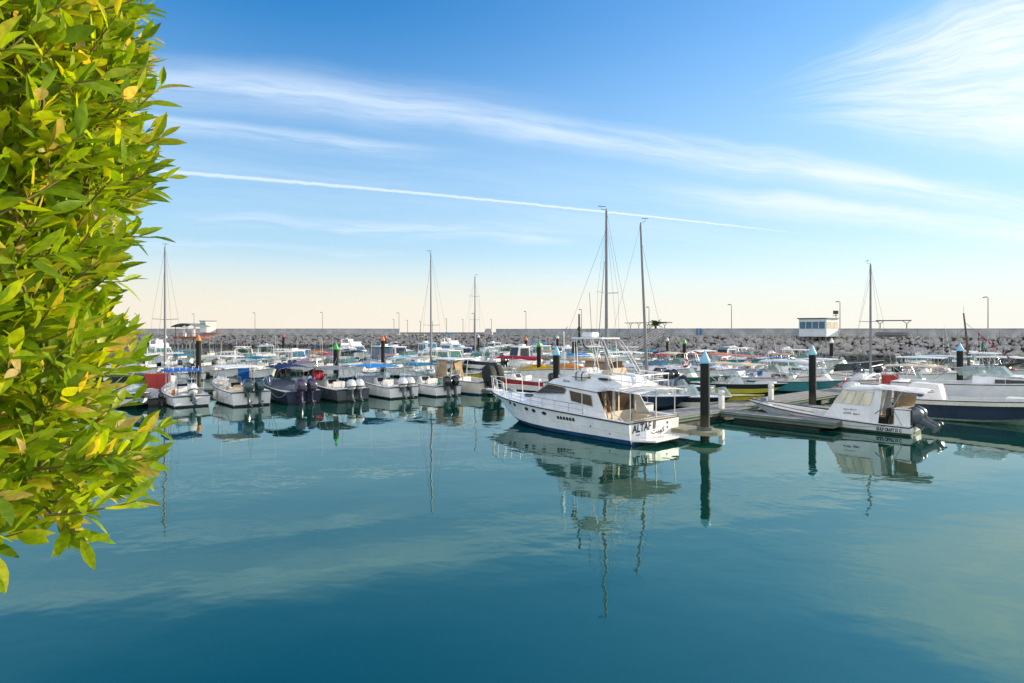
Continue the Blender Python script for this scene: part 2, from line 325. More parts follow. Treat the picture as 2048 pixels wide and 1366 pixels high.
def outboard(root, x, y, z, m, tilt=0.0, s=1.0, leg=None, cover=False, band=None):
    """outboard motor on the transom: leg and gearcase with a cowling child"""
    rot = Matrix.Translation((x, y, z)) @ Matrix.Rotation(R(tilt), 4, 'Y')
    T = lambda p: rot @ (Vector(p)*s)
    mb = MB()
    def ell(z_, xc, lx, ly, n=10, p=2.6):
        r = []
        for j in range(n):
            a = 2*math.pi*j/n; ca, sa = math.cos(a), math.sin(a)
            r.append(T((xc+lx*math.copysign(abs(ca)**(2/p), ca), ly*math.copysign(abs(sa)**(2/p), sa), z_)))
        return r
    mb.loft([ell(0.06, -0.24, 0.22, 0.12), ell(-0.1, -0.26, 0.18, 0.085), ell(-0.45, -0.28, 0.15, 0.07), ell(-0.62, -0.30, 0.17, 0.05)], smooth=True)
    mb.loft([[T((-0.02+dx, wy, wz)) for dx, wy, wz in q] for q in ([(-0.05, -.04, -.72), (-0.05, .04, -.72), (-0.05, .04, -.6), (-.05, -.04, -.6)], [(-0.55, -.05, -.74), (-0.55, .05, -.74), (-0.55, .05, -.6), (-.55, -.05, -.6)])])
    mb.loft([[T((-0.10, wy, wz)) for wy, wz in ((-.16, .1), (.16, .1), (.16, -.22), (-.16, -.22))], [T((0.10, wy, wz)) for wy, wz in ((-.13, .05), (.13, .05), (.13, -.25), (-.13, -.25))]])
    for a in (0, 120, 240):
        c, sn = math.cos(R(a)), math.sin(R(a))
        mb.add([T((-.57, 0, -.67)), T((-.60, c*.17-sn*.06, -.67+sn*.17+c*.06)), T((-.55, c*.19, -.67+sn*.19)), T((-.52, c*.17+sn*.06, -.67+sn*.17-c*.06))], [(0, 1, 2, 3)])
    o = mb.build('outboard_motor', leg or m, root)
    cb = MB()
    if cover: secs = [ell(0.02, -0.27, .36, .28), ell(0.25, -.27, .42, .31), ell(.55, -.26, .42, .31), ell(.82, -.24, .34, .26), ell(.92, -.22, .16, .14)]
    else: secs = [ell(0.04, -.24, .26, .17), ell(.10, -.26, .35, .235), ell(.28, -.29, .42, .275), ell(.40, -.285, .425, .28), ell(.56, -.27, .40, .265), ell(.68, -.245, .34, .22), ell(.755, -.22, .24, .15), ell(.78, -.20, .10, .06)]
    cb.loft(secs, smooth=True)
    if band:
        cb.loft([ell(.20, -.28, .41, .268), ell(.27, -.29, .43, .284)], caps=False, mi=1, smooth=True)
    cb.build('cowling', [m, band or m], o)
    return o
def motors(root, n, L, B, z, m, tilt=0, s=1.0, leg=None, cover=False, band=None, gap=0.62):
    for i in range(n): outboard(root, -0.10, (i-(n-1)/2)*gap*s, z, m, tilt+rnd.uniform(-2, 2), s, leg, cover, band)
def hardtop(root, x0, x1, w, z, m, posts=ALU, base=0.5, rake=0.25, th=0.07, pw=0.7, rods=True):
    mb = MB(); n = 6; g = []
    for i in range(n+1):
        f = i/n; x = x0+(x1-x0)*f; ww = w/2*(1-0.10*abs(2*f-1)**3)
        g.append([(x, ww*y, z+0.05*(1-y*y)-0.03*abs(2*f-1)**2) for y in (-1, -.9, -.5, 0, .5, .9, 1)])
    mb.sheet(g, th); top = mb.build('hard_top', m, root)
    fr = MB()
    for sg in (1, -1):
        for xt, xb in ((x0+(x1-x0)*.2, x0+(x1-x0)*.2+rake), (x0+(x1-x0)*.8, x0+(x1-x0)*.8-rake*.3)):
            fr.tube([(xb, sg*pw*w/2, base), (xt, sg*pw*w/2, z-th)], 0.026)
        fr.tube([(x0+(x1-x0)*.1, sg*pw*w/2, z-th-.02), (x1-(x1-x0)*.1, sg*pw*w/2, z-th-.02)], 0.022)
        fr.tube([(x0+(x1-x0)*.2+rake, sg*pw*w/2, base+.1), (x0+(x1-x0)*.55, sg*pw*w/2, z-th)], 0.018)
    fr.tube([(x0+.1, -pw*w/2, z-th-.02), (x0+.1, pw*w/2, z-th-.02)], 0.022)
    if rods:
        for j in range(5): y = (j-2)*w*.17; fr.tube([(x0+.02, y, z), (x0-.12, y, z+.28)], 0.02, 5)
    fr.build('top_frame', posts, root)
def bimini(root, x0, x1, w, z, m, base, th=0.025, sag=0.06, arch=0.16, posts=STEEL, side=0.0):
    mb = MB(); nb = 3; n = nb*4; g = []; ys = (-1, -.82, -.45, 0, .45, .82, 1)
    for i in range(n+1):
        f = i/n; x = x0+(x1-x0)*f; dip = sag*abs(math.sin(f*nb*math.pi))
        g.append([(x, w/2*y, z+arch*(1-abs(y)**2.4)-dip*(1-0.4*abs(y))-0.10*abs(2*f-1)**4-(side if abs(y) == 1 else 0)+rnd.uniform(-.008, .008)) for y in ys])
    mb.sheet(g, th); mb.build('canopy', m, root)
    fr = MB(); xm = (x0+x1)/2
    for k in range(nb+1):
        x = x0+(x1-x0)*k/nb
        fr.tube([(xm+(x-xm)*.15, w/2*.98, base)]+[(x, w/2*y*.985, z+arch*(1-abs(y)**2.4)-th-.012-0.10*abs(2*k/nb-1)**4) for y in (1, .82, .45, 0, -.45, -.82, -1)]+[(xm+(x-xm)*.15, -w/2*.98, base)], 0.016, 5)
    fr.build('canopy_frame', posts, root)
def console(root, x, w, z0, h, m=WHITE, ws=GCLEAR, dash=BLACKP, wheel=True):
    mb = MB(); mb.prof([(x-.35, z0, w/2), (x+.55, z0, w/2*.8), (x+.45, z0+h*.55, w/2*.8), (x+.15, z0+h, w/2*.85), (x-.12, z0+h, w/2*.9), (x-.35, z0+h*.7, w/2*.95)])
    c = mb.build('console', m, root)
    p = MB(); p.panel([(x-.352+.01, -w*.36, z0+h*.72), (x-.352+.01, w*.36, z0+h*.72), (x-.13, w*.34, z0+h*.98), (x-.13, -w*.34, z0+h*.98)], 0.015, 0, True)
    if wheel: p.tube([(x-.42+.03*math.sin(a), .17*math.cos(a), z0+h*.62+.17*math.sin(a)) for a in [i*math.pi/5 for i in range(11)]], 0.014, 4)
    p.build('dashboard', dash, c)
    if ws:
        g = MB(); zt = z0+h
        g.panel([(x+.14, -w*.42, zt), (x+.14, w*.42, zt), (x-.10, w*.38, zt+.42), (x-.10, -w*.38, zt+.42)], 0.012)
        for sg in (1, -1): g.panel([(x+.14, sg*w*.43, zt), (x-.2, sg*w*.43, zt), (x-.22, sg*w*.39, zt+.36), (x-.10, sg*w*.39, zt+.42)], 0.012)
        g.build('windscreen', ws, root)
def seat(root, x, y, z, w=0.9, d=0.45, m=SEATW, back=0.45, name='helm_seat'):
    mb = MB(); mb.bbox(x-d*.4, x+d*.4, y-w*.4, y+w*.4, z, z+.42, .02); mb.bbox(x-d/2, x+d/2, y-w/2, y+w/2, z+.42, z+.56, .04)
    if back: mb.bbox(x-d/2-.09, x-d/2+.03, y-w/2, y+w/2, z+.56, z+.56+back, .04)
    mb.build(name, m, root)
def rail(root, S, x0, x1, h=0.5, r=0.014, n=5, inset=0.08, m=STEEL, close=True, name='bow_rail', mid=False):
    mb = MB(); xs = [x0+(x1-x0)*i/n for i in range(n+1)]; L_ = []
    for x in xs: L_.append((x, max(0.03, interp(S, x, 'b')-inset), interp(S, x, 'z')+.02))
    for sg in (1, -1):
        mb.tube([(x, sg*y*.97, z+h*(0.55 if i == 0 else 1)) for i, (x, y, z) in enumerate(L_)], r, 5)
        if mid: mb.tube([(x, sg*y*.985, z+h*.5) for x, y, z in L_], r*.7, 4)
        for x, y, z in L_: mb.tube([(x, sg*y, z), (x, sg*y*.97, z+h)], r*.9, 5)
    if close: x, y, z = L_[-1]; mb.tube([(x, y*.97, z+h), (x+.12, 0, z+h), (x, -y*.97, z+h)], r, 5)
    mb.build(name, m, root)
def arch_bar(root, x, w, z0, z1, m=ALU, rake=-.35, r=0.035, box=None):
    mb = MB()
    for dx in (0, .35): mb.tube([(x+dx+(-rake), w/2, z0), (x+dx*.6, w/2*.9, z1-.15), (x+dx*.5, w/2*.7, z1), (x+dx*.5, -w/2*.7, z1), (x+dx*.6, -w/2*.9, z1-.15), (x+dx-rake, -w/2, z0)], r, 6)
    for i in range(4): y = (i-1.5)*w*.18; mb.tube([(x+.1, y, z1), (x+.05, y, z1+.22)], r*.5, 5)
    a = mb.build('radar_arch', m, root)
    if box:
        b = MB(); b.lathe([(0.02, 0), (.24, .02), (.26, .10), (.2, .17), (.03, .19)], (x+.1, 0, z1+.03), 12); b.build('radar_dome', PLAST, a)
def side_windows(root, quads, m, name='window', th=0.015, frame=None):
    """quads: lists of (x, z, y); mirrored to both sides, one object per window"""
    for q in quads:
        for sg in (1, -1):
            mb = MB(); p = [(x, sg*(y+.004), z) for x, z, y in q]; mb.panel(p, th, 0, False)
            n = (Vector(p[1])-Vector(p[0])).cross(Vector(p[-1])-Vector(p[0]))
            if n.y*sg < 0: mb = MB(); mb.panel(p, th, 0, True)
            o = mb.build(name, m, root)
            if frame:
                fb = MB(); pc = sum((Vector(a) for a in p), Vector())/len(p)
                for a, b in zip(p, p[1:]+p[:1]): fb.tube([Vector(a)+Vector((0, sg*.012, 0)), Vector(b)+Vector((0, sg*.012, 0))], 0.018, 5)
                fb.build('window_frame', frame, o)
def house(root, prof_pts, m=WHITE, name='cabin'):
    mb = MB(); mb.prof(prof_pts); return mb.build(name, m, root)
def antenna(root, x, y, z, h, lean=0.1, m=PLAST, r=0.012, name='antenna'):
    mb = MB(); mb.tube([(x, y, z), (x-lean*h*.5, y, z+h*.5), (x-lean*h, y, z+h)], r, 5, r2=r*.5); mb.build(name, m, root)
def place(name, label, cat, p, head, L, group='boats moored in the marina'):
    a = R(head); ax = Vector((-math.sin(a), math.cos(a), 0))
    o = thing(name, Vector((p[0], p[1], 0))-ax*L/2, a+math.pi/2, label, cat, group)
    return o
# ---- kinds of boat
def open_boat(p, head, L, B, label, hullm=WHITE, boot=BOOTK, top=None, topm=None, eng=2, engm=E_BLK, z=0.75, zb=1.25, tilt=8, es=1.0, leg=None, cover=None, ecover=False,
              band=None, curtain=None, topz=2.25, toplen=0.36, topc=0.44, boxes=0, stripe=None, rails=False, ant=1, ws=GCLEAR, name='centre_console_boat', seatm=SEATW, deckm=None, topw=None, con=True, conh=1.1, sag=.06, arch=.16):
    r = place(name, label, 'boat', p, head, L); S = hull_pts(L, B, z, zb); build_hull(r, S, hullm, boot, stripe=stripe)
    if engm is E_WHT: band = band or BLACKP; leg = E_GRY if leg is None else leg
    if cover:
        build_deck(r, S, L, .02, .05, z-.1, m=DECK)
        mb = MB(); secs = []
        for i in range(11):
            t = .04+.90*i/10; x = t*L; b = interp(S, x, 'b')+.03; zz = interp(S, x, 'z'); h = .42*math.exp(-((t-.45)/.22)**2)+.10+.04*math.sin(9*t)
            secs.append([(x, b*y, zz-.07+(h+.07)*(1-abs(y)**2.2)+rnd.uniform(-.015, .015)) for y in (-1, -.85, -.5, 0, .5, .85, 1)])
        mb.loft(secs, False, False, 0, True); mb.build('boat_cover', cover, r)
    else:
        build_deck(r, S, L, .10, .70, .25, m=deckm or DECK)
        if con:
            console(r, L*.47, .95, .25, conh, WHITE, ws); seat(r, L*.34, 0, .25, .95, .5, seatm)
        mb = MB(); mb.bbox(.10*L+.05, .10*L+.5, -B*.3, B*.3, .25, .62, .04); mb.build('stern_bench', seatm, r)
        mb = MB(); mb.prof([(L*.71, z+.16, B*.22), (L*.88, z+.3, B*.1), (L*.88, z+.42, B*.1), (L*.71, z+.38, B*.24)]); mb.build('bow_cushion', seatm, r)
    gear_mats = [PLAST, TAN, C['blue'], C['red'], SEATW, BLACKP, C['orange'], C['grey'], C['green']]
    for i in range(0 if cover else 2):
        mb = MB(); x = rnd.uniform(.16, .66)*L; y = rnd.choice((-1, 1))*rnd.uniform(.18, .32)*B; w_ = rnd.uniform(.14, .3); h_ = rnd.uniform(.3, .9); mb.bbox(x-w_, x+w_, y-w_*.7, y+w_*.7, .25, .25+h_, .05); mb.build('gear_bag', rnd.choice(gear_mats), r)
    if not cover and con:
        for i in range(rnd.randint(2, 4)):
            mb = MB(); y = rnd.uniform(-.4, .4)*B; x = L*rnd.choice((.14, .33, .5)); mb.tube([(x, y, z), (x-.25, y+rnd.uniform(-.1, .1), z+1.0), (x-.6, y+rnd.uniform(-.2, .2), z+rnd.uniform(1.7, 2.5))], .014, 4, r2=.006); mb.build('fishing_rod', BLACKP if rnd.random() < .6 else PLAST, r)
    for i in range(boxes):
        mb = MB(); x = L*(.18+.12*i); y = rnd.uniform(-.4, .4)*B*.6; mb.bbox(x-.3, x+.3, y-.22, y+.22, .25, .25+rnd.uniform(.4, .75), .04); mb.build('storage_box', [PLAST, TAN, SEATW][i % 3], r)
    tw = topw or B*.86; x0, x1 = L*(topc-toplen/2), L*(topc+toplen/2)
    if top == 't': hardtop(r, x0, x1, tw, topz, topm or WHITE, base=.4)
    elif top == 'b': bimini(r, x0, x1, tw, topz, topm, z+.02, sag=sag, arch=arch)
    if curtain:
        mb = MB()
        xa, xb = x0+(x1-x0)*.45, x1-.25
        def drape(p0, p1, m0, m1):
            g = []
            for i in range(9):
                f = i/8; w_ = .03*math.sin(i*2.3); g.append([Vector(p0).lerp(Vector(p1), f)+Vector((w_, w_, 0)), Vector(m0).lerp(Vector(m1), f)+Vector((-w_, w_, 0))])
            d_ = MB(); d_.loft([[tuple(q) for q in rw] for rw in g], False, False, 0, True); d_.build('curtain', curtain, r)
        for sg in (1, -1): drape((xa, sg*tw*.34, topz-.08), (xb, sg*tw*.34, topz-.08), (xa-.15, sg*tw*.38, z+.25), (xb+.1, sg*tw*.36, z+.1))
        drape((xa, -tw*.34, topz-.08), (xa, tw*.05, topz-.08), (xa-.1, -tw*.38, z+.2), (xa-.1, -tw*.1, z+.2))
    if eng: motors(r, eng, L, B, z-.05, engm, tilt, es, leg, ecover, band)
    if rails: rail(r, S, L*.62, L*.97, .42)
    for i in range(ant): antenna(r, L*.42, (-1)**i*tw*.38, topz if top else z, rnd.uniform(1.6, 2.6), rnd.uniform(-.1, .25))
    return r
def cruiser(p, head, L, B, label, hullm=WHITE, boot=BOOTB, z=1.0, zb=1.55, arch=True, topm=None, eng=0, engm=E_BLK, glassm=GDARK, ws=GGREEN, stripe=None, name='cabin_cruiser', winh=.20, hard=False, topz=None):
    r = place(name, label, 'boat', p, head, L); S = hull_pts(L, B, z, zb, full=2.6); build_hull(r, S, hullm, boot, stripe=stripe)
    build_deck(r, S, L, .04, .40, .45)
    zt = z+.55
    house(r, [(L*.40, z-.1, B*.40), (L*.40, zt+.12, B*.34), (L*.58, zt+.10, B*.32), (L*.76, zt-.12, B*.20), (L*.88, zb+.02, B*.09), (L*.88, zb-.3, B*.05), (L*.6, z-.1, B*.36)])
    side_windows(r, [[(L*.50, z+.18, B*.372), (L*.66, z+.24, B*.30), (L*.64, z+.24+winh, B*.285), (L*.50, z+.18+winh+.06, B*.352)]], glassm)
    g = MB(); zb0 = zt+.10; q = [(L*.56, B*.18), (L*.44, B*.36), (L*.34, B*.40)]
    g.panel([(q[0][0], -q[0][1], zb0), (q[0][0], q[0][1], zb0), (q[0][0]-.45, q[0][1]*.9, zb0+.52), (q[0][0]-.45, -q[0][1]*.9, zb0+.52)], .015)
    for sg in (1, -1):
        for a, b in zip(q, q[1:]): g.panel([(a[0], sg*a[1], zb0), (b[0], sg*b[1], zb0-.04), (b[0]-.30, sg*b[1]*.93, zb0+.40), (a[0]-.45, sg*a[1]*.9, zb0+.52)], .015)
    w = g.build('windscreen', ws, r)
    f = MB(); f.tube([(q[2][0]-.3, q[2][1]*.93, zb0+.42), (q[1][0]-.4, q[1][1]*.92, zb0+.54), (q[0][0]-.45, q[0][1]*.9, zb0+.54), (q[0][0]-.45, -q[0][1]*.9, zb0+.54), (q[1][0]-.4, -q[1][1]*.92, zb0+.54), (q[2][0]-.3, -q[2][1]*.93, zb0+.42)], .022, 5)
    f.build('screen_frame', STEEL, w)
    seat(r, L*.33, -B*.2, .45, .6, .5); seat(r, L*.12, 0, .45, B*.7, .5, name='stern_bench')
    tz = topz or zt+1.15
    if arch: arch_bar(r, L*.22, B*.86, z, tz+.15, WHITE, box=True)
    if topm:
        if hard: hardtop(r, L*.18, L*.52, B*.82, tz, topm, base=z)
        else: bimini(r, L*.20, L*.50, B*.84, tz, topm, z+.1)
    if eng: motors(r, eng, L, B, z-.15, engm, 5)
    rail(r, S, L*.55, L*.97, .48); antenna(r, L*.25, B*.35, tz, 2.2, .15)
    return r
def pilothouse(p, head, L, B, label, hullm=WHITE, boot=BOOTB, z=.95, zb=1.5, roofm=WHITE, eng=2, engm=E_BLK, glassm=GDARK, x0=.34, x1=.62, zt=2.5, name='pilothouse_boat', aft=False, box=True, rake=.28, nwin=3):
    r = place(name, label, 'boat', p, head, L); S = hull_pts(L, B, z, zb); build_hull(r, S, hullm, boot); build_deck(r, S, L, .05, x0, .4)
    a, b = x0*L, x1*L; w0, w1 = B*.40, B*.35
    c = house(r, [(a, z-.1, w0), (b+.3, z-.1, w0*.92), (b+rake*.6, z+.55, w0*.88), (b-rake*.5, zt, w1*.92), (a, zt, w1)])
    rf = MB(); rf.prof([(a-.35, zt, w1+.08), (b-rake*.5+.22, zt, w1+.02), (b-rake*.5+.16, zt+.09, w1-.02), (a-.3, zt+.1, w1+.02)]); rf.build('roof', roofm, c)
    ww = lambda zz: w0+(w1-w0)*(zz-z)/(zt-z); zlo, zhi = z+.62, zt-.18; wq = []
    for i in range(nwin):
        u0 = a+.15+(b-rake-.1-a)*i/nwin; u1 = a+.15+(b-rake-.1-a)*(i+1)/nwin-.10
        wq.append([(u0, zlo, ww(zlo)), (u1+(.12 if i == nwin-1 else 0), zlo, ww(zlo)*.985), (u1-.03, zhi, ww(zhi)*.985), (u0, zhi, ww(zhi))])
    side_windows(c, wq, glassm)
    g = MB(); g.panel([(b+rake*.5+.02, -w0*.78, z+.66), (b+rake*.5+.02, w0*.78, z+.66), (b-rake*.36+.02, w1*.82, zt-.12), (b-rake*.36+.02, -w1*.82, zt-.12)], .015, 0, False); g.build('windscreen', glassm, c)
    g = MB(); g.panel([(a-.004, -.55, .5), (a-.004, .15, .5), (a-.004, .15, zt-.15), (a-.004, -.55, zt-.15)], .012, 0, True); g.build('cabin_door', glassm, c)
    house(r, [(b+.25, z-.1, B*.3), (L*.85, zb-.1, B*.12), (L*.83, zb+.14, B*.1), (b+.2, z+.5, B*.28)], name='trunk_cabin')
    if box: mb = MB(); mb.bbox(a+.2, a+.9, -.45, .45, zt+.1, zt+.35, .05); mb.build('roof_box', PLAST, r)
    if eng: motors(r, eng, L, B, z-.15, engm, 6)
    rail(r, S, L*.6, L*.97, .5); antenna(r, a+.2, w1*.7, zt, 2.4, .1); seat(r, .12*L, 0, .4, B*.6, .45, back=0, name='stern_bench')
    return r
def flybridge(p, head, L, B, label, topm=None, glassm=GDARK, hullm=WHITE, boot=BOOTB, z=1.2, zb=1.8, name='flybridge_boat', zt=2.55):
    r = pilothouse(p, head, L, B, label, hullm, boot, z, zb, WHITE, 0, E_BLK, glassm, .28, .66, zt, name, box=False, rake=.9, nwin=3)
    w = B*.34; a, b = .26*L, .56*L
    house(r, [(a, zt+.12, w), (b+.3, zt+.12, w*.85), (b, zt+.75, w*.8), (b-.12, zt+.75, w*.78), (b-.2, zt+.2, w*.8), (a+.1, zt+.2, w*.9), (a+.05, zt+.5, w*.95), (a, zt+.5, w)], name='flybridge')
    seat(r, (a+b)/2, 0, zt+.2, 1.0, .5)
    if topm: bimini(r, a, b, w*2, zt+2.0, topm, zt+.3)
    arch_bar(r, a-.1, w*2, zt+.2, zt+1.15, WHITE, box=True)
    return r
def runabout(p, head, L, B, label, hullm=WHITE, boot=BOOTK, stripe=None, ws=GCLEAR, eng=1, engm=E_BLK, cover=None, name='runabout', z=.62, zb=.95, deckm=WHITE, wscale=1.0, seatm=SEATW):
    r = place(name, label, 'boat', p, head, L); S = hull_pts(L, B, z, zb, full=2.5); build_hull(r, S, hullm, boot, stripe=stripe); build_deck(r, S, L, .10, .58, .2, g=.28, m=deckm)
    g = MB(); q = [(L*.62, B*.06), (L*.56, B*.28), (L*.42, B*.38)]; zz = lambda x: interp(S, x, 'z')+.05
    g.panel([(q[0][0], -q[0][1], zz(q[0][0])), (q[0][0], q[0][1], zz(q[0][0])), (q[0][0]-.4, q[0][1], zz(q[0][0])+.42*wscale), (q[0][0]-.4, -q[0][1], zz(q[0][0])+.42*wscale)], .012)
    for sg in (1, -1):
        for a, b in zip(q, q[1:]): g.panel([(a[0], sg*a[1], zz(a[0])), (b[0], sg*b[1], zz(b[0])), (b[0]-.25, sg*b[1]*.95, zz(b[0])+.34*wscale), (a[0]-.4, sg*a[1]*.95, zz(a[0])+.42*wscale)], .012)
    w = g.build('windscreen', ws, r)
    f = MB()
    for sg in (1, -1): f.tube([(q[2][0]-.25, sg*q[2][1]*.95, zz(q[2][0])+.36*wscale), (q[1][0]-.4, sg*q[1][1]*.95, zz(q[1][0])+.44*wscale), (q[0][0]-.4, sg*q[0][1], zz(q[0][0])+.44*wscale)], .02, 5)
    f.build('screen_frame', STEEL, w)
    seat(r, L*.40, B*.2, .2, .5, .45, seatm, .4); seat(r, L*.40, -B*.2, .2, .5, .45, seatm, .4); seat(r, L*.16, 0, .2, B*.6, .45, seatm, .3, 'stern_bench')
    if cover:
        mb = MB(); secs = []
        for i in range(8):
            t = .06+.50*i/7; x = t*L; b = interp(S, x, 'b')+.02; zc = interp(S, x, 'z'); h = .30+.45*(t/.5)**2
            secs.append([(x, b*y, zc-.05+h*(1-abs(y)**2)+rnd.uniform(-.03, .03)) for y in (-1, -.8, -.4, 0, .4, .8, 1)])
        mb.loft(secs, False, False, 0, True); mb.build('boat_cover', cover, r)
    if eng: motors(r, eng, L, B, z-.05, engm, 6, .85)
    return r
def sailboat(p, head, L, B, label, mast_h, hullm=WHITE, boot=BOOTB, sail=C['blue'], mx=.58, lean=0.0, spread=(.45,), gear=True, z=.85, zb=1.15, sailr=.13, stripe=None, furl=False, mr=.085):
    mr *= 1.15
    a_ = R(head); p = (p[0]-math.sin(a_)*L*(.5-mx), p[1]+math.cos(a_)*L*(.5-mx)); r = place('sailboat', label, 'sailboat', p, head, L); S = hull_pts(L, B, z, zb, stern=.7, full=2.2); build_hull(r, S, hullm, boot, stripe=stripe); build_deck(r, S, L, .06, .34, .5, g=.3)
    house(r, [(L*.36, z-.1, B*.27), (L*.36, z+.5, B*.22), (L*.62, z+.42, B*.19), (L*.74, z+.1, B*.1), (L*.74, z-.1, B*.1)])
    side_windows(r, [[(L*.40, z+.16, B*.26), (L*.56, z+.18, B*.245), (L*.56, z+.34, B*.22), (L*.40, z+.36, B*.235)]], GDARK)
    mz = z+.4; M0 = Vector((L*mx, 0, mz)); M1 = Vector((L*mx-lean*mast_h, 0, mast_h))
    mb = MB(); mb.tube([M0, (M0+M1)/2, M1], mr, 8, r2=mr*.62); ms = mb.build('mast', MASTM, r)
    tips = []
    for f in spread:
        q = M0.lerp(M1, f); wd = B*.36
        for sg in (1, -1): sp = MB(); sp.tube([q, q+Vector((-.12, sg*wd, .06))], .025, 5); sp.build('spreader', MASTM, ms); tips.append((q+Vector((-.12, sg*wd, .06)), sg))
    wr = MB(); bow = Vector((L*.97, 0, zb+.05)); st = Vector((.1, 0, z+.1)); wr.tube([M0.lerp(M1, .9), bow], .010, 4); wr.tube([M1, st], .009, 4)
    for q, sg in tips: wr.tube([M1 if len(spread) < 2 else M0.lerp(M1, .95), q], .008, 4); wr.tube([q, (L*mx-.1, sg*B*.44, z)], .008, 4)
    wr.build('rigging', WIRE, r)
    tp = MB(); tp.tube([M1, M1+Vector((0, 0, .14))], .03, 5); tp.tube([M1+Vector((0, 0, .05)), M1+Vector((.45, -.1, .16)), M1+Vector((.5, -.1, .32))], .014, 4); tp.tube([M1+Vector((.3, -.3, .34)), M1+Vector((.6, .1, .36))], .018, 4); tp.build('wind_vane', BLACKP, ms)
    bo = MB(); b0 = Vector((L*mx-.1, 0, z+1.05)); b1 = Vector((L*.10, 0, z+1.15)); bo.tube([b0, b1], .05, 6); bm_ = bo.build('boom', MASTM, r)
    if sail: sc = MB(); sc.tube([b0+Vector((0, 0, .5)), b0+Vector((-.15, 0, .16)), b0.lerp(b1, .4)+Vector((0, 0, .13)), b0.lerp(b1, .95)+Vector((0, 0, .10))], sailr, 7, r2=sailr*.6); sc.build('sail_cover', sail, bm_)
    if furl: fu = MB(); fu.tube([bow+Vector((-.1, 0, .3)), bow.lerp(M0.lerp(M1, .9), .85)], .06, 6, r2=.03); fu.build('furled_jib', C['white'], r)
    rail(r, S, L*.80, L*.97, .5); rail(r, S, .05*L, .34*L, .5, close=False, name='stern_rail')
    return r
# ------------------------------------------------------------------ water
def water_material():
    m = bpy.data.materials.new('harbour water'); m.use_nodes = True; t = m.node_tree; k = NT(t); p = t.nodes['Principled BSDF']
    tc = t.nodes.new('ShaderNodeTexCoord'); P = tc.outputs['Object']
    big = k.noise(P, 0.03, 3)
    t.links.new(k.mix(k.rng(big, .3, .7), (0.0, 0.040, 0.029), (0.0, 0.050, 0.036)), p.inputs['Base Color'])
    p.inputs['Roughness'].default_value = 0.0; p.inputs['IOR'].default_value = 2.7; p.inputs['Specular Tint'].default_value = (.50, .94, .80, 1)
    mp = t.nodes.new('ShaderNodeMapping'); mp.inputs['Scale'].default_value = (0.75, 1.0, 1.0); mp.inputs['Rotation'].default_value = (0, 0, R(20)); t.links.new(P, mp.inputs[0])
    q = mp.outputs[0]
    patch = k.rng(k.noise(P, 0.055, 3, 0.5), 0.42, 0.66, 0.25, 1.5)
    h = k.m('ADD', k.m('MULTIPLY', k.noise(q, 1.1, 2, 0.45), 1.0), k.m('MULTIPLY', k.noise(q, 4.5, 3, 0.5), 0.10))
    h = k.m('ADD', h, k.m('MULTIPLY', k.noise(q, 0.22, 2), 2.2))
    b = t.nodes.new('ShaderNodeBump'); b.inputs['Strength'].default_value = 1.0; b.inputs['Distance'].default_value = 0.016
    t.links.new(k.m('MULTIPLY', h, patch), b.inputs['Height']); t.links.new(b.outputs[0], p.inputs['Normal'])
    return m
w = MB(); w.add([(-9000, -60, 0), (9000, -60, 0), (9000, 16000, 0), (-9000, 16000, 0)], [(0, 1, 2, 3)])
tag(w.build('water', water_material()), kind='structure')
CONC = mat('weathered concrete', (0.385, 0.39, 0.395), 0.85, var=0.28, vs=0.5, bump=0.2, bs=3); CONCD = mat('dark concrete', (0.19, 0.195, 0.195), 0.9, var=0.25, vs=0.4)
def rock_mat(name, a, b_):
    m = mat(name, a, 0.9, var=0.3, vs=1.1, bump=0.5, bs=4); t = m.node_tree; k = NT(t); p = t.nodes['Principled BSDF']
    oi = t.nodes.new('ShaderNodeObjectInfo'); geo = t.nodes.new('ShaderNodeNewGeometry')
    rn = k.m('ADD', geo.outputs['Random Per Island'], oi.outputs['Random'])
    src = p.inputs['Base Color'].links[0].from_socket
    t.links.new(k.mix(k.m('MULTIPLY', rn, 0.42), src, b_), p.inputs['Base Color']); return m
ROCK = rock_mat('quarry rock', (0.31, 0.295, 0.28), (0.50, 0.46, 0.41)); tideline(ROCK, .35, 1.1, (.05, .05, .04)); RUBBLE = mat('dark rubble', (0.06, 0.058, 0.055), 0.95, var=0.3)
WEED = mat('tidal rock', (0.045, 0.045, 0.04), 0.8, var=0.3)
# quay under the photographer, out of the frame below
q = MB(); q.box(-30, 30, -14, 2.0, -1, 3.4); tag(q.build('quay', CONC), kind='structure')
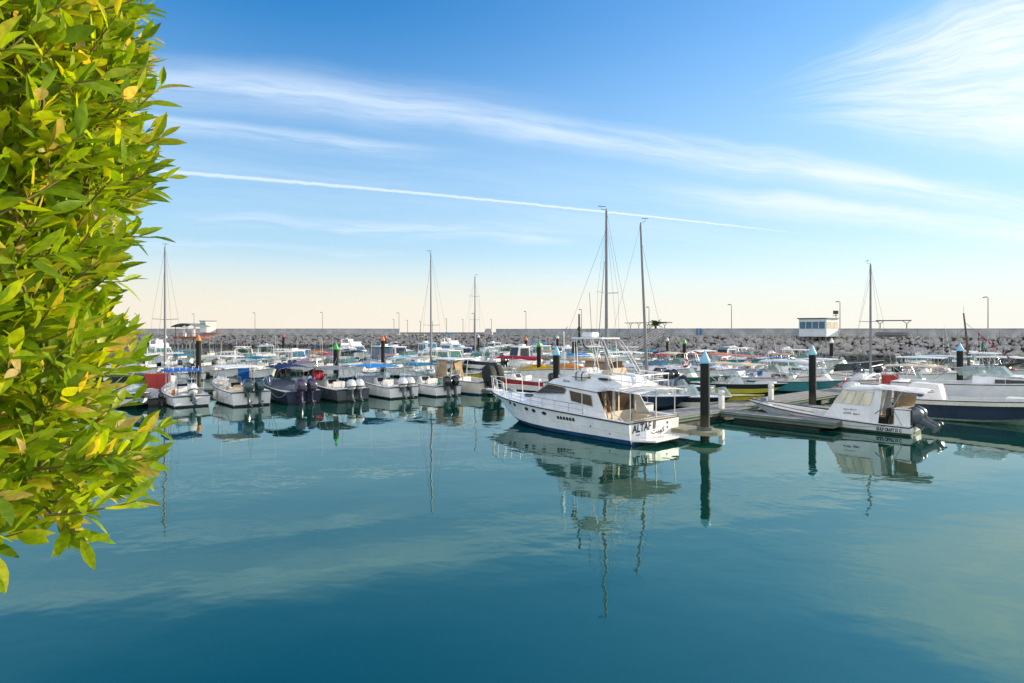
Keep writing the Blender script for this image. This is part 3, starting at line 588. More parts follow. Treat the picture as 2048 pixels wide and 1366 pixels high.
# ------------------------------------------------------------------ breakwater (plan polyline of the wall foot)
BW = [Vector(p) for p in ((-460, 236), (-220, 224), (-139, 216), (-55, 205), (-5, 190), (20, 160), (34, 140), (50, 127), (71, 116), (90, 106), (120, 92), (170, 60))]
def bw_at(px, off=0.0):
    """point of the breakwater seen at a photo column; off metres towards the harbour; returns point, tangent"""
    k_ = (px-1024)/FPX
    for a, b in zip(BW, BW[1:]):
        t = (b-a).normalized(); n = Vector((t.y, -t.x)); a2, b2 = a+n*off, b+n*off; d = b2-a2; den = d.x-k_*d.y
        if abs(den) < 1e-9: continue
        s = (k_*a2.y-a2.x)/den
        if -0.02 <= s <= 1.02: p = a2+d*s; return p, t
    return a, t
def zwall(p): return 6.0 - 0.5*min(1, max(0, (p.x+60)/140))
def bwpath():
    out = []
    for a, b in zip(BW, BW[1:]):
        n = max(1, int((b-a).length/3.0)); t = (b-a).normalized()
        for i in range(n): out.append((a+(b-a)*i/n, t))
    out.append((BW[-1], t))
    # smooth the tangents
    res = []
    for i in range(len(out)):
        t = sum((out[j][1] for j in range(max(0, i-3), min(len(out), i+4))), Vector((0, 0))).normalized(); res.append((out[i][0], t, Vector((t.y, -t.x))))
    return res
PATH = bwpath()
SLOPE_W, CREST = 7.2, 4.15
# slope under the boulders, crest road behind
mb = MB(); mb.loft([[(p.x+n.x*(SLOPE_W+1.5), p.y+n.y*(SLOPE_W+1.5), -1.3), (p.x+n.x*.3, p.y+n.y*.3, CREST-.35), (p.x-n.x*9, p.y-n.y*9, CREST-.35), (p.x-n.x*14, p.y-n.y*14, -1)] for p, t, n in PATH], False, False)
tag(mb.build('breakwater_slope', RUBBLE), kind='structure')
mb = MB(); mb.loft([[(p.x-n.x*1.2, p.y-n.y*1.2, CREST-.05), (p.x-n.x*8.5, p.y-n.y*8.5, CREST-.05), (p.x-n.x*8.5, p.y-n.y*8.5, CREST-.4), (p.x-n.x*1.2, p.y-n.y*1.2, CREST-.4)] for p, t, n in PATH], True, True)
tag(mb.build('road', CONCD), kind='structure')
# concrete parapet in two runs with the gap between
def wall_run(i0, i1, label, endcap):
    mb = MB()
    for (p, t, n), (p2, t2, n2) in zip(PATH[i0:i1], PATH[i0+1:i1+1]):
        d = (p2-p); g = d.normalized()*0.02; a = p+g; b = p2-g; z = zwall(p)
        v = [(a.x+n.x*.3, a.y+n.y*.3, CREST-.5), (b.x+n2.x*.3, b.y+n2.y*.3, CREST-.5), (b.x+n2.x*.12, b.y+n2.y*.12, z), (a.x+n.x*.12, a.y+n.y*.12, z),
             (a.x-n.x*.3, a.y-n.y*.3, CREST-.5), (b.x-n2.x*.3, b.y-n2.y*.3, CREST-.5), (b.x-n2.x*.3, b.y-n2.y*.3, z), (a.x-n.x*.3, a.y-n.y*.3, z)]
        mb.add(v, [(0, 1, 2, 3), (5, 4, 7, 6), (3, 2, 6, 7), (1, 5, 6, 2), (4, 0, 3, 7)])
    o = mb.build('breakwater_wall', CONC); tag(o, label, 'wall')
    cp = MB()
    for (p, t, n), (p2, t2, n2) in zip(PATH[i0:i1], PATH[i0+1:i1+1]):
        z = zwall(p)-.001
        cp.loft([[(p.x+n.x*.2, p.y+n.y*.2, z), (p.x-n.x*.34, p.y-n.y*.34, z), (p.x-n.x*.34, p.y-n.y*.34, z+.1), (p.x+n.x*.2, p.y+n.y*.2, z+.1)], [(p2.x+n2.x*.2, p2.y+n2.y*.2, z), (p2.x-n2.x*.34, p2.y-n2.y*.34, z), (p2.x-n2.x*.34, p2.y-n2.y*.34, z+.1), (p2.x+n2.x*.2, p2.y+n2.y*.2, z+.1)]])
    cp.build('coping', CONC, o)
def path_px(i): p = PATH[i][0]; return 1024+p.x/p.y*FPX
iA = max(i for i in range(len(PATH)) if path_px(i) < 807); iB = min(i for i in range(len(PATH)) if path_px(i) > 985)
wall_run(0, iA, 'long grey concrete parapet on the breakwater, left of the gap', 0); wall_run(iB, len(PATH)-1, 'grey concrete parapet on the breakwater, right of the gap', 1)
p, t = bw_at(976, 0); mb = MB(); mb.prof([(-1.6, 3.9, .5), (1.6, 3.9, .5), (1.3, 6.0, .4), (-.6, 6.0, .4)]); o = mb.build('end_block', CONC); o.location = (p.x, p.y, 0); o.rotation_euler.z = math.atan2(t.y, t.x); tag(o, 'sloping concrete end block standing in the parapet gap', 'concrete block')
# ------------------------------------------------------------------ boulders of the rubble slope
rr = random.Random(5)
def rock_verts(seed, sub=1):
    import bmesh
    bm = bmesh.new(); bmesh.ops.create_icosphere(bm, subdivisions=sub+1, radius=0.5)
    g = random.Random(seed); pl = [(Vector((g.gauss(0, 1), g.gauss(0, 1), g.gauss(0, 1))).normalized(), g.uniform(.26, .42)) for _ in range(9)]
    for v in bm.verts:
        for n, d in pl:
            e = v.co.dot(n)-d
            if e > 0: v.co -= n*e*.92
        v.co += noise.noise_vector(v.co*4+Vector((seed*7, 0, 0)))*.035
    vs = [v.co.copy() for v in bm.verts]; fs = [[v.index for v in f.verts] for f in bm.faces]; bm.free(); return vs, fs
RV = [rock_verts(i, 1) for i in range(12)]
cand = []
for i in range(len(PATH)-1):
    p, t, n = PATH[i]; p2 = PATH[i+1][0]; px = path_px(i)
    if px < 60 or px > 2250: continue
    seg = (p2-p).length; dist = p.length; sp = .82 if dist > 150 else .74
    for r_ in range(int((SLOPE_W+.3)/sp)+1):
        for c_ in range(max(1, round(seg/sp))):
            s = r_*sp+rr.uniform(-.25, .25); u = (c_+rr.random())/max(1, round(seg/sp))
            f = s/SLOPE_W; x = p.lerp(p2, u)+n*(s+.45); z = CREST-.25-(CREST+.15)*max(0, f)**1.05+rr.uniform(-.12, .22)
            if z < -.45: continue
            k_ = rr.random(); sz = (.75+.95*k_*k_)*(1.0 if f > .12 else .8)
            cand.append((x, z, sz, rr.random(), dist))
def seen(c): x = c[0]; return 1100 < 1024+x.x/x.y*FPX < 2060 and c[1] > .05
cand.sort(key=lambda c: -(c[2]/c[4]) if seen(c) else 1)
rock_me = []
for v, f in RV:
    me = bpy.data.meshes.new('boulder'); me.from_pydata([tuple(a) for a in v], [], f); me.materials.append(ROCK); rock_me.append(me)
GR = 'boulders in the breakwater slope'
for i, (x, z, sz, h, d) in enumerate(cand[:300]):
    o = bpy.data.objects.new('boulder', rock_me[int(h*12) % 12]); col.objects.link(o); o.location = (x.x, x.y, z)
    o.scale = (sz*1.25, sz*rr.uniform(.85, 1.15), sz*rr.uniform(.7, .95)); o.rotation_euler = (rr.uniform(-.5, .5), rr.uniform(-.5, .5), rr.uniform(0, 6.3))
    tag(o, 'grey quarried boulder lying in the right part of the breakwater slope', 'boulder', GR)
V_, F_, nv = [], [], 0
for x, z, sz, h, d in cand[300:]:
    v, f = RV[int(h*12) % 12]; m = Matrix.Translation((x.x, x.y, z)) @ Matrix.Rotation(rr.uniform(0, 6.3), 4, 'Z') @ Matrix.Rotation(rr.uniform(-.5, .5), 4, 'X') @ Matrix.Diagonal((sz*1.25, sz, sz*.82, 1))
    V_ += [tuple(m @ a) for a in v]; F_ += [[i+nv for i in q_] for q_ in f]; nv += len(v)
me = bpy.data.meshes.new('boulders'); me.from_pydata(V_, [], F_); me.materials.append(ROCK); o = bpy.data.objects.new('rubble_boulders', me); col.objects.link(o)
tag(o, 'mass of smaller and farther grey boulders armouring the breakwater', 'boulders', kind='stuff')
print('rocks', len(cand))
# ------------------------------------------------------------------ street lamps on the breakwater
LAMPM = mat('dark lamp post paint', (0.05, 0.055, 0.06), 0.5, 0.3)
def lamp_mesh(h, near):
    p = MB(); p.tube([(0, 0, 0), (0, 0, h)], .085, 8, r2=.06); p.tube([(0, 0, h-.05), (-.06, 0, h+.06), (-.2, 0, h+.08)], .045, 6); p.lathe([(.16, 0), (.16, .25), (.1, .3)], (0, 0, 0), 8)
    hd = MB(); hd.loft([[(x, y*w, h+z+dz) for y, dz in ((-1, 0), (1, 0), (.6, .16), (-.6, .16))] for x, w, z in ((-.15, .10, .05), (-.25, .2, .04), (-.62, .22, -.02), (-.8, .1, -.05))], smooth=True)
    return p, hd
wher = ['far left, beside the hedge', 'behind the arched fuel kiosk', 'second right of the fuel kiosk', 'above the green capped pile', 'near the end of the left parapet', 'in the parapet gap behind a thin mast', 'first on the right parapet', 'left of the two tall yacht masts', 'behind the palm', 'midway between palm and white booth', 'beside the white booth and its floodlight', 'far right, tallest in view']
for (px, ty), w_ in zip(((273, 627), (388, 627), (510, 625), (645, 624), (798, 625), (948, 626), (1052, 622), (1163, 618), (1298, 613), (1463, 608), (1680, 602), (1976, 593)), wher):
    P_, t = bw_at(px, -2.2); zt = EYE+(HORIZON-ty)*P_.y/FPX
    r = thing('street_lamp', (P_.x, P_.y, CREST-.1), math.atan2(t.y, t.x)+R(8), 'dark single arm street lamp, '+w_, 'street lamp', 'street lamps along the breakwater')
    a, b = lamp_mesh(zt-CREST-.1, 1); a.build('pole', LAMPM, r); b.build('lamp_head', LAMPM, r)
# far outer breakwater with thin posts, seen through the gap
mb = MB(); mb.prof([(-260, 0, 6), (330, 0, 6), (320, 4.6, 2), (-250, 4.2, 2)]); o = mb.build('outer_breakwater', CONCD); o.location = (-60, 640, 0); tag(o, kind='structure')
for px, h in ((788, 14), (815, 13), (841, 12), (865, 12), (893, 15), (926, 14), (983, 14)):
    p = atd(px, 636, 4); mb = MB(); mb.tube([(0, 0, 0), (0, 0, h)], .22, 6); mb.tube([(0, 0, h), (-1.6, 0, h+.3)], .2, 5)
    o = mb.build('distant_lamp', LAMPM); o.location = p; tag(o, 'thin lamp post on the distant outer breakwater', 'lamp post', 'lamp posts on the outer breakwater')
# ------------------------------------------------------------------ booths, kiosk, shelters
PANELW = mat('white cladding', (0.66, 0.68, 0.70), 0.5, var=.08, vs=.6); ROOFD = mat('dark roof edge', (0.07, 0.07, 0.075), 0.6)
def booth(px, d, top, bot, wl, wd, rz, label, stilts=True):
    p = atd(px, d); z0 = EYE+(HORIZON-bot)*d/FPX; z1 = EYE+(HORIZON-top)*d/FPX; h = z1-z0
    r = thing('control_booth', (p.x, p.y, z0), rz, label, 'booth'); W2, D2 = wl/2, wd/2
    mb = MB(); mb.box(-W2, W2, -D2, D2, 0, h); wall = mb.build('wall', PANELW, r)
    rf = MB(); rf.prof([(-W2-.25, h+.002, D2+.25), (W2+.25, h+.002, D2+.25), (W2+.25, h+.16, D2+.25), (-W2-.25, h+.22, D2+.25)]); rf.build('roof', ROOFD, r)
    for i in range(4):
        x0 = -W2+.15+i*(wl-.3)/4; x1 = x0+(wl-.3)/4-.14
        g = MB(); g.box(x0, x1, -D2-.03, -D2-.002, h*.44, h*.84); o = g.build('window', GBLUE, r)
        f = MB(); f.box(x0-.04, x1+.04, -D2-.05, -D2-.002, h*.44-.06, h*.44-.004); f.build('window_frame', PANELW, o)
    for i in range(3):
        y0 = -D2+.12+i*(wd-.24)/3; y1 = y0+(wd-.24)/3-.1
        g = MB(); g.box(W2+.002, W2+.03, y0, y1, h*.46, h*.82); g.build('window', GCREAM, r)
    tr = MB()
    for x in (-W2, 0, W2): tr.box(x-.03, x+.03, -D2-.02, -D2-.002, 0, h)
    tr.box(-W2, W2, -D2-.06, -D2-.021, h*.40, h*.43); tr.build('trim', PANELW, r)
    if stilts:
        s = MB()
        for x in (-W2+.1, 0, W2-.1): s.tube([(x, -D2+.1, -3.2), (x, -D2+.1, 0)], .09, 8)
        s.build('stilt', CONCD, r)
    return r
P_, t = bw_at(1637, 1.2); booth(1637, P_.y-.6, 638, 673, 5.5, 4.4, R(-56), 'white control booth with a window band on stilts over the right slope')
P_, t = bw_at(416, 1.0); booth(416, P_.y, 642.5, 665, 4.2, 3.6, R(-38), 'small white booth with sunlit right side, behind the fuel kiosk', False)
p, t = bw_at(1672, -1.5); r = thing('floodlight', (p.x, p.y, CREST), 0, 'square black floodlight on a thin pole beside the white booth', 'floodlight')
mb = MB(); mb.tube([(0, 0, 0), (0, 0, 4.4)], .06, 6); mb.build('pole', LAMPM, r); mb = MB(); mb.bbox(-.5, .4, -.25, .25, 4.4, 5.1, .06); mb.box(-.55, .2, -.28, .28, 4.1, 4.18); mb.build('lamp_head', LAMPM, r)
# fuel kiosk on piles
d = 178; p = atd(383, d); zz = lambda y: EYE+(HORIZON-y)*d/FPX; r = thing('fuel_kiosk', (p.x, p.y, 0), R(-14), 'fuel kiosk with arched green roof on a red brown piled deck', 'kiosk')
RB = mat('red brown paint', (0.23, 0.06, 0.04), 0.7); GRF = mat('grey green roof sheet', (0.16, 0.21, 0.18), 0.6)
mb = MB(); mb.box(-4.1, 4.6, -2.5, 2.5, zz(677), zz(673)); mb.build('deck', RB, r); mb = MB()
for x in (-3.9, -1.2, 1.5, 4.3):
    for y in (-2.2, 2.2): mb.tube([(x, y, -1), (x, y, zz(677))], .16, 8)
mb.build('support_pile', CONCD, r)
mb = MB(); g = []
for i in range(9):
    a = -1+i/4; g.append([(-.3+4.4*a, y, zz(653.5)+1.0*(1-a*a)) for y in (-3, 0, 3)])
mb.sheet(g, .12); mb.build('roof', GRF, r)
mb = MB()
for x in (-3.6, 3.2):
    for y in (-2.2, 2.2): mb.tube([(x, y, zz(673)), (x, y, zz(652))], .09, 6)
mb.build('post', RB, r); mb = MB()
for a, b in ((-4.1, 4.6),): mb.tube([(a, -2.4, zz(667)), (b, -2.4, zz(667))], .05, 5)
for i in range(12): x = -4.1+8.7*i/11; mb.tube([(x, -2.4, zz(673)), (x, -2.4, zz(667))], .035, 4)
mb.build('railing', RB, r)
for x in (-1.5, 1.6):
    f = MB(); f.bbox(x-.42, x+.42, -1.3, -.6, zz(673), zz(673)+2.1, .05); f.box(x-.5, x+.5, -1.4, -.5, zz(673)+2.1, zz(673)+2.35); f.build('fuel_dispenser', PLAST, r)
mb = MB(); mb.prof([(-1.3, zz(656), .06), (1.7, zz(656), .06), (.2, zz(651), .06)], 0, -2.9); mb.build('gable', PANELW, r)
# gangway from the kiosk up to the crest
def gangway(a, b, w_, label, m=STEEL, truss=True):
    a, b = Vector(a), Vector(b); d_ = b-a; L_ = math.hypot(d_.x, d_.y); r = thing('gangway', a, math.atan2(d_.y, d_.x), label, 'gangway'); h = d_.z
    mb = MB(); mb.loft([[(0, -w_/2, 0), (0, w_/2, 0), (0, w_/2, .12), (0, -w_/2, .12)], [(L_, -w_/2, h), (L_, w_/2, h), (L_, w_/2, h+.12), (L_, -w_/2, h+.12)]]); mb.build('ramp', CONCD, r); mb = MB(); n = 9
    for s in (-w_/2, w_/2):
        for zo in (.55, 1.05): mb.tube([(0, s, zo), (L_, s, h+zo)], .04, 5)
        for i in range(n+1): x = L_*i/n; mb.tube([(x, s, h*i/n), (x, s, h*i/n+1.05)], .035, 4)
        if truss:
            for i in range(n): mb.tube([(L_*i/n, s, h*i/n+.05), (L_*(i+1)/n, s, h*(i+1)/n+1.05)], .03, 4)
    mb.build('railing', m, r)
gangway(atd(404, 176, 3.0), atd(447, 206, 4.3), 1.6, 'long narrow ramp rising from the fuel kiosk to the crest', RB, False)
gangway(atd(1252, 116, .7), atd(1322, 136, 4.5), 1.9, 'steel truss gangway climbing the slope below the palm', mat('galvanised steel', (.20, .205, .21), .6, .3))
# palm
p, t = bw_at(1311, -1.4); r = thing('palm_tree', (p.x, p.y, CREST-.3), 0, 'small palm with drooping fronds behind the parapet', 'palm'); r.scale = (1.35, 1.35, 1.25)
mb = MB(); mb.tube([(0, 0, 0), (.08, 0, .9), (0, 0, 2.1)], .24, 8, r2=.2); mb.build('trunk', BROWNW, r)
mb = MB(); g = random.Random(3)
for i in range(26):
    a = g.uniform(0, 6.28); el = g.uniform(.1, 1.35); L_ = g.uniform(1.5, 2.1); pts = []
    for j in range(7): s = j/6; pts.append(Vector((math.cos(a)*math.cos(el)*L_*s, math.sin(a)*math.cos(el)*L_*s, 2.1+math.sin(el)*L_*s-.8*s*s)))
    for j in range(1, 7):
        c, dr = pts[j], (pts[j]-pts[j-1]).normalized(); sd = dr.cross(Vector((0, 0, 1))).normalized()
        for sg in (1, -1):
            for q_ in (0, .5): c2 = pts[j-1].lerp(c, q_); tip = c2+sd*sg*.5*(1-.5*j/7)+dr*.25-Vector((0, 0, .12)); mb.add([c2, c2+dr*.16, tip], [(0, 1, 2)])
    mb.tube(pts, .03, 4, r2=.01)
mb.build('crown', mat('palm frond', (.09, .16, .05), .6, var=.35), r)
# shelters on the crest
def shelter(px0, px1, ytop, label, off=-3.5, slab=.18, dep=2.4, legs=2, ys=None):
    p0, t = bw_at(px0, off); p1, _ = bw_at(px1, off); z1 = EYE+(HORIZON-ytop)*p0.y/FPX; L_ = (p1-p0).length
    r = thing('shade_shelter', (p0.x, p0.y, CREST-.1), math.atan2(p1.y-p0.y, p1.x-p0.x), label, 'shelter'); h = z1-CREST+.1
    mb = MB(); mb.prof([(0, h-slab, dep/2), (L_, h-slab*.9, dep/2), (L_, h, dep/2), (0, h, dep/2)]); mb.build('roof', ROOFD, r); mb = MB()
    for i in range(legs):
        x = L_*(.12+.76*i/max(1, legs-1)) if legs > 1 else L_/2
        mb.tube([(x, 0, 0), (x, 0, h-slab-.5)], .09, 6); mb.tube([(x, 0, h-slab-.55), (x-.6, 0, h-slab)], .06, 5); mb.tube([(x, 0, h-slab-.55), (x+.6, 0, h-slab)], .06, 5)
    mb.build('post', BROWNW, r)
shelter(1752, 1822, 640.5, 'long flat brown shade shelter right of the white booth')
shelter(1256, 1300, 645.5, 'thin flat shade shelter left of the palm', legs=3, slab=.14); shelter(1320, 1339, 644, 'short mushroom shaped shade shelter right of the palm', legs=1, slab=.3)
# blue notice board on the wall, bench recess further right
p, t = bw_at(1398, .55); r = thing('notice_board', (p.x, p.y, 0), math.atan2(t.y, t.x), 'blue two column notice board on the parapet right of the palm', 'sign'); BLU = mat('blue sign enamel', (.02, .16, .36), .4)
mb = MB()
for x in (-.35, .35):
    for z in (4.5, 4.98, 5.4): mb.box(x-.31, x+.31, -.05, 0, z, z+.36)
mb.build('panel', BLU, r); mb = MB(); mb.box(-.03, .03, -.06, .02, 4.0, 5.85); mb.build('post', STEEL, r)
p, t = bw_at(1783, .75); r = thing('bench', (p.x, p.y, CREST-.25), math.atan2(t.y, t.x), 'long low grey bench against the parapet under the shade shelter', 'bench')
mb = MB(); mb.box(-2.6, 2.6, -.25, .25, .42, .5); mb.build('seat', CONCD, r); mb = MB(); mb.box(-2.6, 2.6, .26, .32, .5, 1.0); mb.build('backrest', CONCD, r); mb = MB()
for x in (-2.3, 0, 2.3): mb.box(x-.08, x+.08, -.2, .3, 0, .42)
mb.build('leg', CONCD, r)
# ------------------------------------------------------------------ pontoons, piles, dock furniture
PLANK = mat('grey deck planks', (0.26, 0.25, 0.23), 0.85, var=0.3, vs=2.0, bump=0.3, bs=8); FASC = mat('green grey fascia', (0.13, 0.175, 0.14), 0.8, var=0.35, vs=1.2); FLOAT = mat('black float', (0.02, 0.024, 0.024), 0.7)
def pontoon(a, b, w_, label, z=.5, gr='pontoons and fingers', name='pontoon'):
    a, b = Vector((a[0], a[1], 0)), Vector((b[0], b[1], 0)); d = b-a; L_ = d.length; r = thing(name, a, math.atan2(d.y, d.x), label, 'pontoon', gr); W2 = w_/2
    mb = MB(); n = max(2, int(L_/.9))
    for i in range(n): x0, x1 = L_*i/n, L_*(i+1)/n-.015; mb.box(x0, x1, -W2+.03, W2-.03, z-.05, z)
    mb.build('deck', PLANK, r); mb = MB()
    for s in (-1, 1): mb.box(0, L_, s*W2-.03*(s > 0)-.0, s*W2+.03*(s < 0), z-.28, z+.012)
    for x in (0, L_): mb.box(x-.03*(x > 0)-.0, x+.03*(x == 0), -W2+.031, W2-.031, z-.28, z-.051)
    mb.tube([(0, -W2-.05, z-.08), (L_, -W2-.05, z-.08)], .05, 6); mb.tube([(0, W2+.05, z-.08), (L_, W2+.05, z-.08)], .05, 6)
    mb.build('fascia', FASC, r); mb = MB(); m_ = max(1, int(L_/3.2))
    for i in range(m_): x0 = L_*(i+.12)/m_; x1 = L_*(i+.88)/m_; mb.bbox(x0, x1, -W2+.12, W2-.12, -.25, z-.281, .05)
    mb.build('float', FLOAT, r); return r
PILEM = mat('dark pile coating', (0.011, 0.013, 0.013), 0.65, var=0.45, vs=1.2, spec=0.25)
CAPS = {'light blue': mat('light blue pile cap', (.22, .52, .72), .45), 'green': mat('green pile cap', (.03, .36, .04), .45), 'orange': mat('orange pile cap', (.62, .20, .03), .5), 'white': mat('white pile cap', (.62, .66, .68), .45), 'red': mat('red pile cap', (.45, .05, .06), .5)}
tideline(PILEM, .5, 1.3, (.07, .06, .038))
def pile(px, d, cap, label, r_=.215, top=4.15):
    p = atd(px, d); r = thing('mooring_pile', p, rnd.uniform(0, 1), label, 'mooring pile', 'mooring piles with coloured caps')
    mb = MB(); z1 = top-.62; mb.lathe([(r_, -1.5), (r_, .9), (r_, 1.0), (r_, z1)], n=18); mb.build('shaft', PILEM, r)
    mb = MB(); mb.lathe([(r_*1.03, z1+.002), (r_*1.1, z1+.03), (r_*1.1, z1+.13), (.012, z1+.62)], n=18); c = mb.build('cap', CAPS[cap], r)
    for pl in c.data.polygons: pl.use_smooth = True
    return r
for a in ((1410, 27.9, 'light blue', 'thick black mooring pile with light blue pointed cap beside the name-lettered motor yacht'), (1625, 38.0, 'light blue', 'light blue capped pile on the pontoon behind the white cabin boat with tilted motors'),
          (1113, 37.5, 'light blue', 'light blue capped pile rising just beyond the yacht cabin roof'), (1920, 46, 'light blue', 'light blue capped pile at the right under the wooden dhow mast'),
          (672, 49, 'green', 'nearest green capped pile, among the left boats'), (397, 57, 'orange', 'orange topped pile in front of the fuel kiosk', .22, 4.75), (766, 74, 'orange', 'orange topped pile right of the slate boxed boat', .24, 4.5), (771, 92, 'red', 'red topped pile just behind an orange topped one', .2, 4.6),
          (1078, 58, 'green', 'green capped pile left of the yacht, behind the red covered boat'), (1052, 88, 'orange', 'small orange topped pile by the white pilothouse boats', .24, 4.35), (1115, 108, 'white', 'distant white capped pile above the yacht pile', .24, 4.4), (957, 116, 'white', 'distant white capped pile under the parapet gap', .22, 4.5),
          (567, 104, 'red', 'distant red topped pile on the left side', .21, 4.7), (332, 108, 'white', 'distant white capped pile by the bare left mast', .2, 4.5), (1335, 94, 'white', 'white capped pile at the foot of the gangway', .22), (1369, 72, 'green', 'green capped pile right of the gangway', .22), (1663, 78, 'white', 'white capped pile below the white booth', .23)):
    pile(*a)
def yp(ax_, stb):     # along the yacht axis / to starboard
    a = R(42); c = Vector((6.56, 27.51)); return (c.x-math.sin(a)*ax_+math.cos(a)*stb, c.y+math.cos(a)*ax_+math.sin(a)*stb)
U40 = Vector((math.cos(R(39.5)), math.sin(R(39.5)))); V40 = Vector((-U40.y, U40.x))
W0 = Vector((11.7, 34.0))+V40*1.05; Aw = W0-U40*4.6; Bw = W0+U40*27
pontoon(Aw, Bw, 2.1, 'main pontoon of grey planks running off behind the right boats')
pontoon(W0-V40*1.08+U40*.75, W0-V40*7.0+U40*1.15, 1.3, 'short finger pontoon with green grey side left of the white cabin boat', .48)
pontoon(W0-V40*1.08+U40*6.6, W0-V40*7.2+U40*6.9, 1.2, 'finger pontoon between the white cabin boat and the navy boat', .48)
# bracket with a rounded end that holds the nearest pile
r = thing('pile_bracket', (*yp(-2.0, 2.55), 0), R(42), 'concrete bracket with rounded end clasping the nearest black pile', 'pile bracket'); pr = atd(1410, 27.9)
inv = Matrix.Rotation(-R(42), 3, 'Z') @ (pr-Vector((*yp(-2.0, 2.55), 0)))
BRK = mat('algae stained concrete', (.27, .27, .19), .85, var=.35, vs=2.2, bump=.2, bs=6)
mb = MB(); o_ = [(inv.x-.75, 2.6), (inv.x-.75, inv.y)]+[(inv.x+.75*math.cos(R(180+a)), inv.y+.75*math.sin(R(180+a))) for a in range(15, 180, 15)]+[(inv.x+.75, inv.y), (inv.x+.75, 2.6)]
mb.loft([[(x, y, .26) for x, y in o_], [(x, y, .44) for x, y in o_]]); mb.build('platform', BRK, r); mb = MB(); mb.lathe([(.30, .45), (.38, .45), (.38, .58), (.30, .58)], (inv.x, inv.y, 0), 16); mb.build('guide_ring', FASC, r)
def pedestal(px, d, label, h=1.05):
    p = atd(px, d, .5); r = thing('service_pedestal', p, R(40), label, 'pedestal', 'white service pedestals')
    mb = MB(); mb.bbox(-.15, .15, -.13, .13, 0, h*.72, .03); mb.bbox(-.17, .17, -.15, .15, h*.72, h, .06); mb.build('housing', PLAST, r)
    mb = MB(); mb.box(-.08, .08, -.16, -.151, h*.78, h*.9); mb.box(.171, .18, -.07, .07, h*.45, h*.6); mb.build('socket_panel', mat('grey socket cover', (.2, .21, .22), .5), r)
    return r
pedestal(1443, 35.0, 'white service pedestal on the near pontoon edge right of the big pile', 1.08); pedestal(1542, 39.6, 'white rounded service pedestal before the yellow green boat'); pedestal(1756, 49.0, 'white service pedestal left of the red cabinet by the bare mast')
def cabinet(px, d, w_, h, label, rz):
    p = atd(px, d, .5); r = thing('fire_cabinet', p, rz, label, 'cabinet', 'red fire cabinets'); RC = mat('red cabinet paint', (.42, .035, .03), .4)
    mb = MB(); mb.bbox(-w_/2, w_/2, -.25, .25, .08, h, .03); mb.build('body', RC, r); mb = MB()
    for s in (-1, 1): mb.panel([(s*w_/4-w_/4+.03, -.255, .14), (s*w_/4+w_/4-.03, -.255, .14), (s*w_/4+w_/4-.03, -.255, h-.06), (s*w_/4-w_/4+.03, -.255, h-.06)], .015, 0, False)
    mb.build('door', RC, r); mb = MB()
    for x in (-w_/2+.08, w_/2-.08): mb.box(x-.04, x+.04, -.2, .2, 0, .079)
    mb.build('leg', BLACKP, r)
cabinet(1780, 48, 1.15, 1.05, 'red cabinet on the main pontoon before the right sailing boat', R(8)); cabinet(316, 46, 1.7, 1.3, 'red cabinet on the left pontoon, next to the blue topped boat', R(20))
pontoon((-31, 45.2), (-3.2, 58.4), 2.0, 'left pontoon at the bows of the front row of motor boats')
pontoon((-46, 62), (-6, 82), 2.0, 'second left pontoon, partly hidden by rows of boats'); pontoon((-52, 92), (6, 112), 2.0, 'far left pontoon in front of the rubble slope')
pontoon((16, 58), (44, 82), 2.0, 'pontoon behind the red and blue canopied boats'); pontoon((-2, 74), (26, 98), 2.0, 'pontoon among the far middle boats', .5); pontoon((34, 66), (62, 80), 1.8, 'far right pontoon beyond the masted boat')
p = atd(1000, 63); pontoon((-4.4, 49.5), (-1.4, 47.3), 1.0, 'stub of finger pontoon by the covered black motors', .45)
# ------------------------------------------------------------------ lettering
def lettering(name, txt, h, origin, xdir, up, m, parent, shear=0.0, sx=1.0, bold=0.0):
    cu = bpy.data.curves.new(name, 'FONT'); cu.body = txt; cu.size = h/0.72; cu.extrude = 0.002; cu.shear = shear; cu.offset = bold; cu.resolution_u = 3
    t = bpy.data.objects.new(name+'_tmp', cu); col.objects.link(t); dg = bpy.context.evaluated_depsgraph_get(); me = bpy.data.meshes.new_from_object(t.evaluated_get(dg)); bpy.data.objects.remove(t); me.name = name
    X = Vector(xdir).normalized(); U_ = Vector(up).normalized(); N = X.cross(U_); M = Matrix((X*sx, U_, N)).transposed().to_4x4(); M.translation = Vector(origin)
    me.transform(M); me.materials.clear(); me.materials.append(m); o = bpy.data.objects.new(name, me); col.objects.link(o); o.parent = parent; return o
INK = mat('black lettering', (.012, .012, .014), .5); INKB = mat('dark blue lettering', (.02, .035, .07), .5)
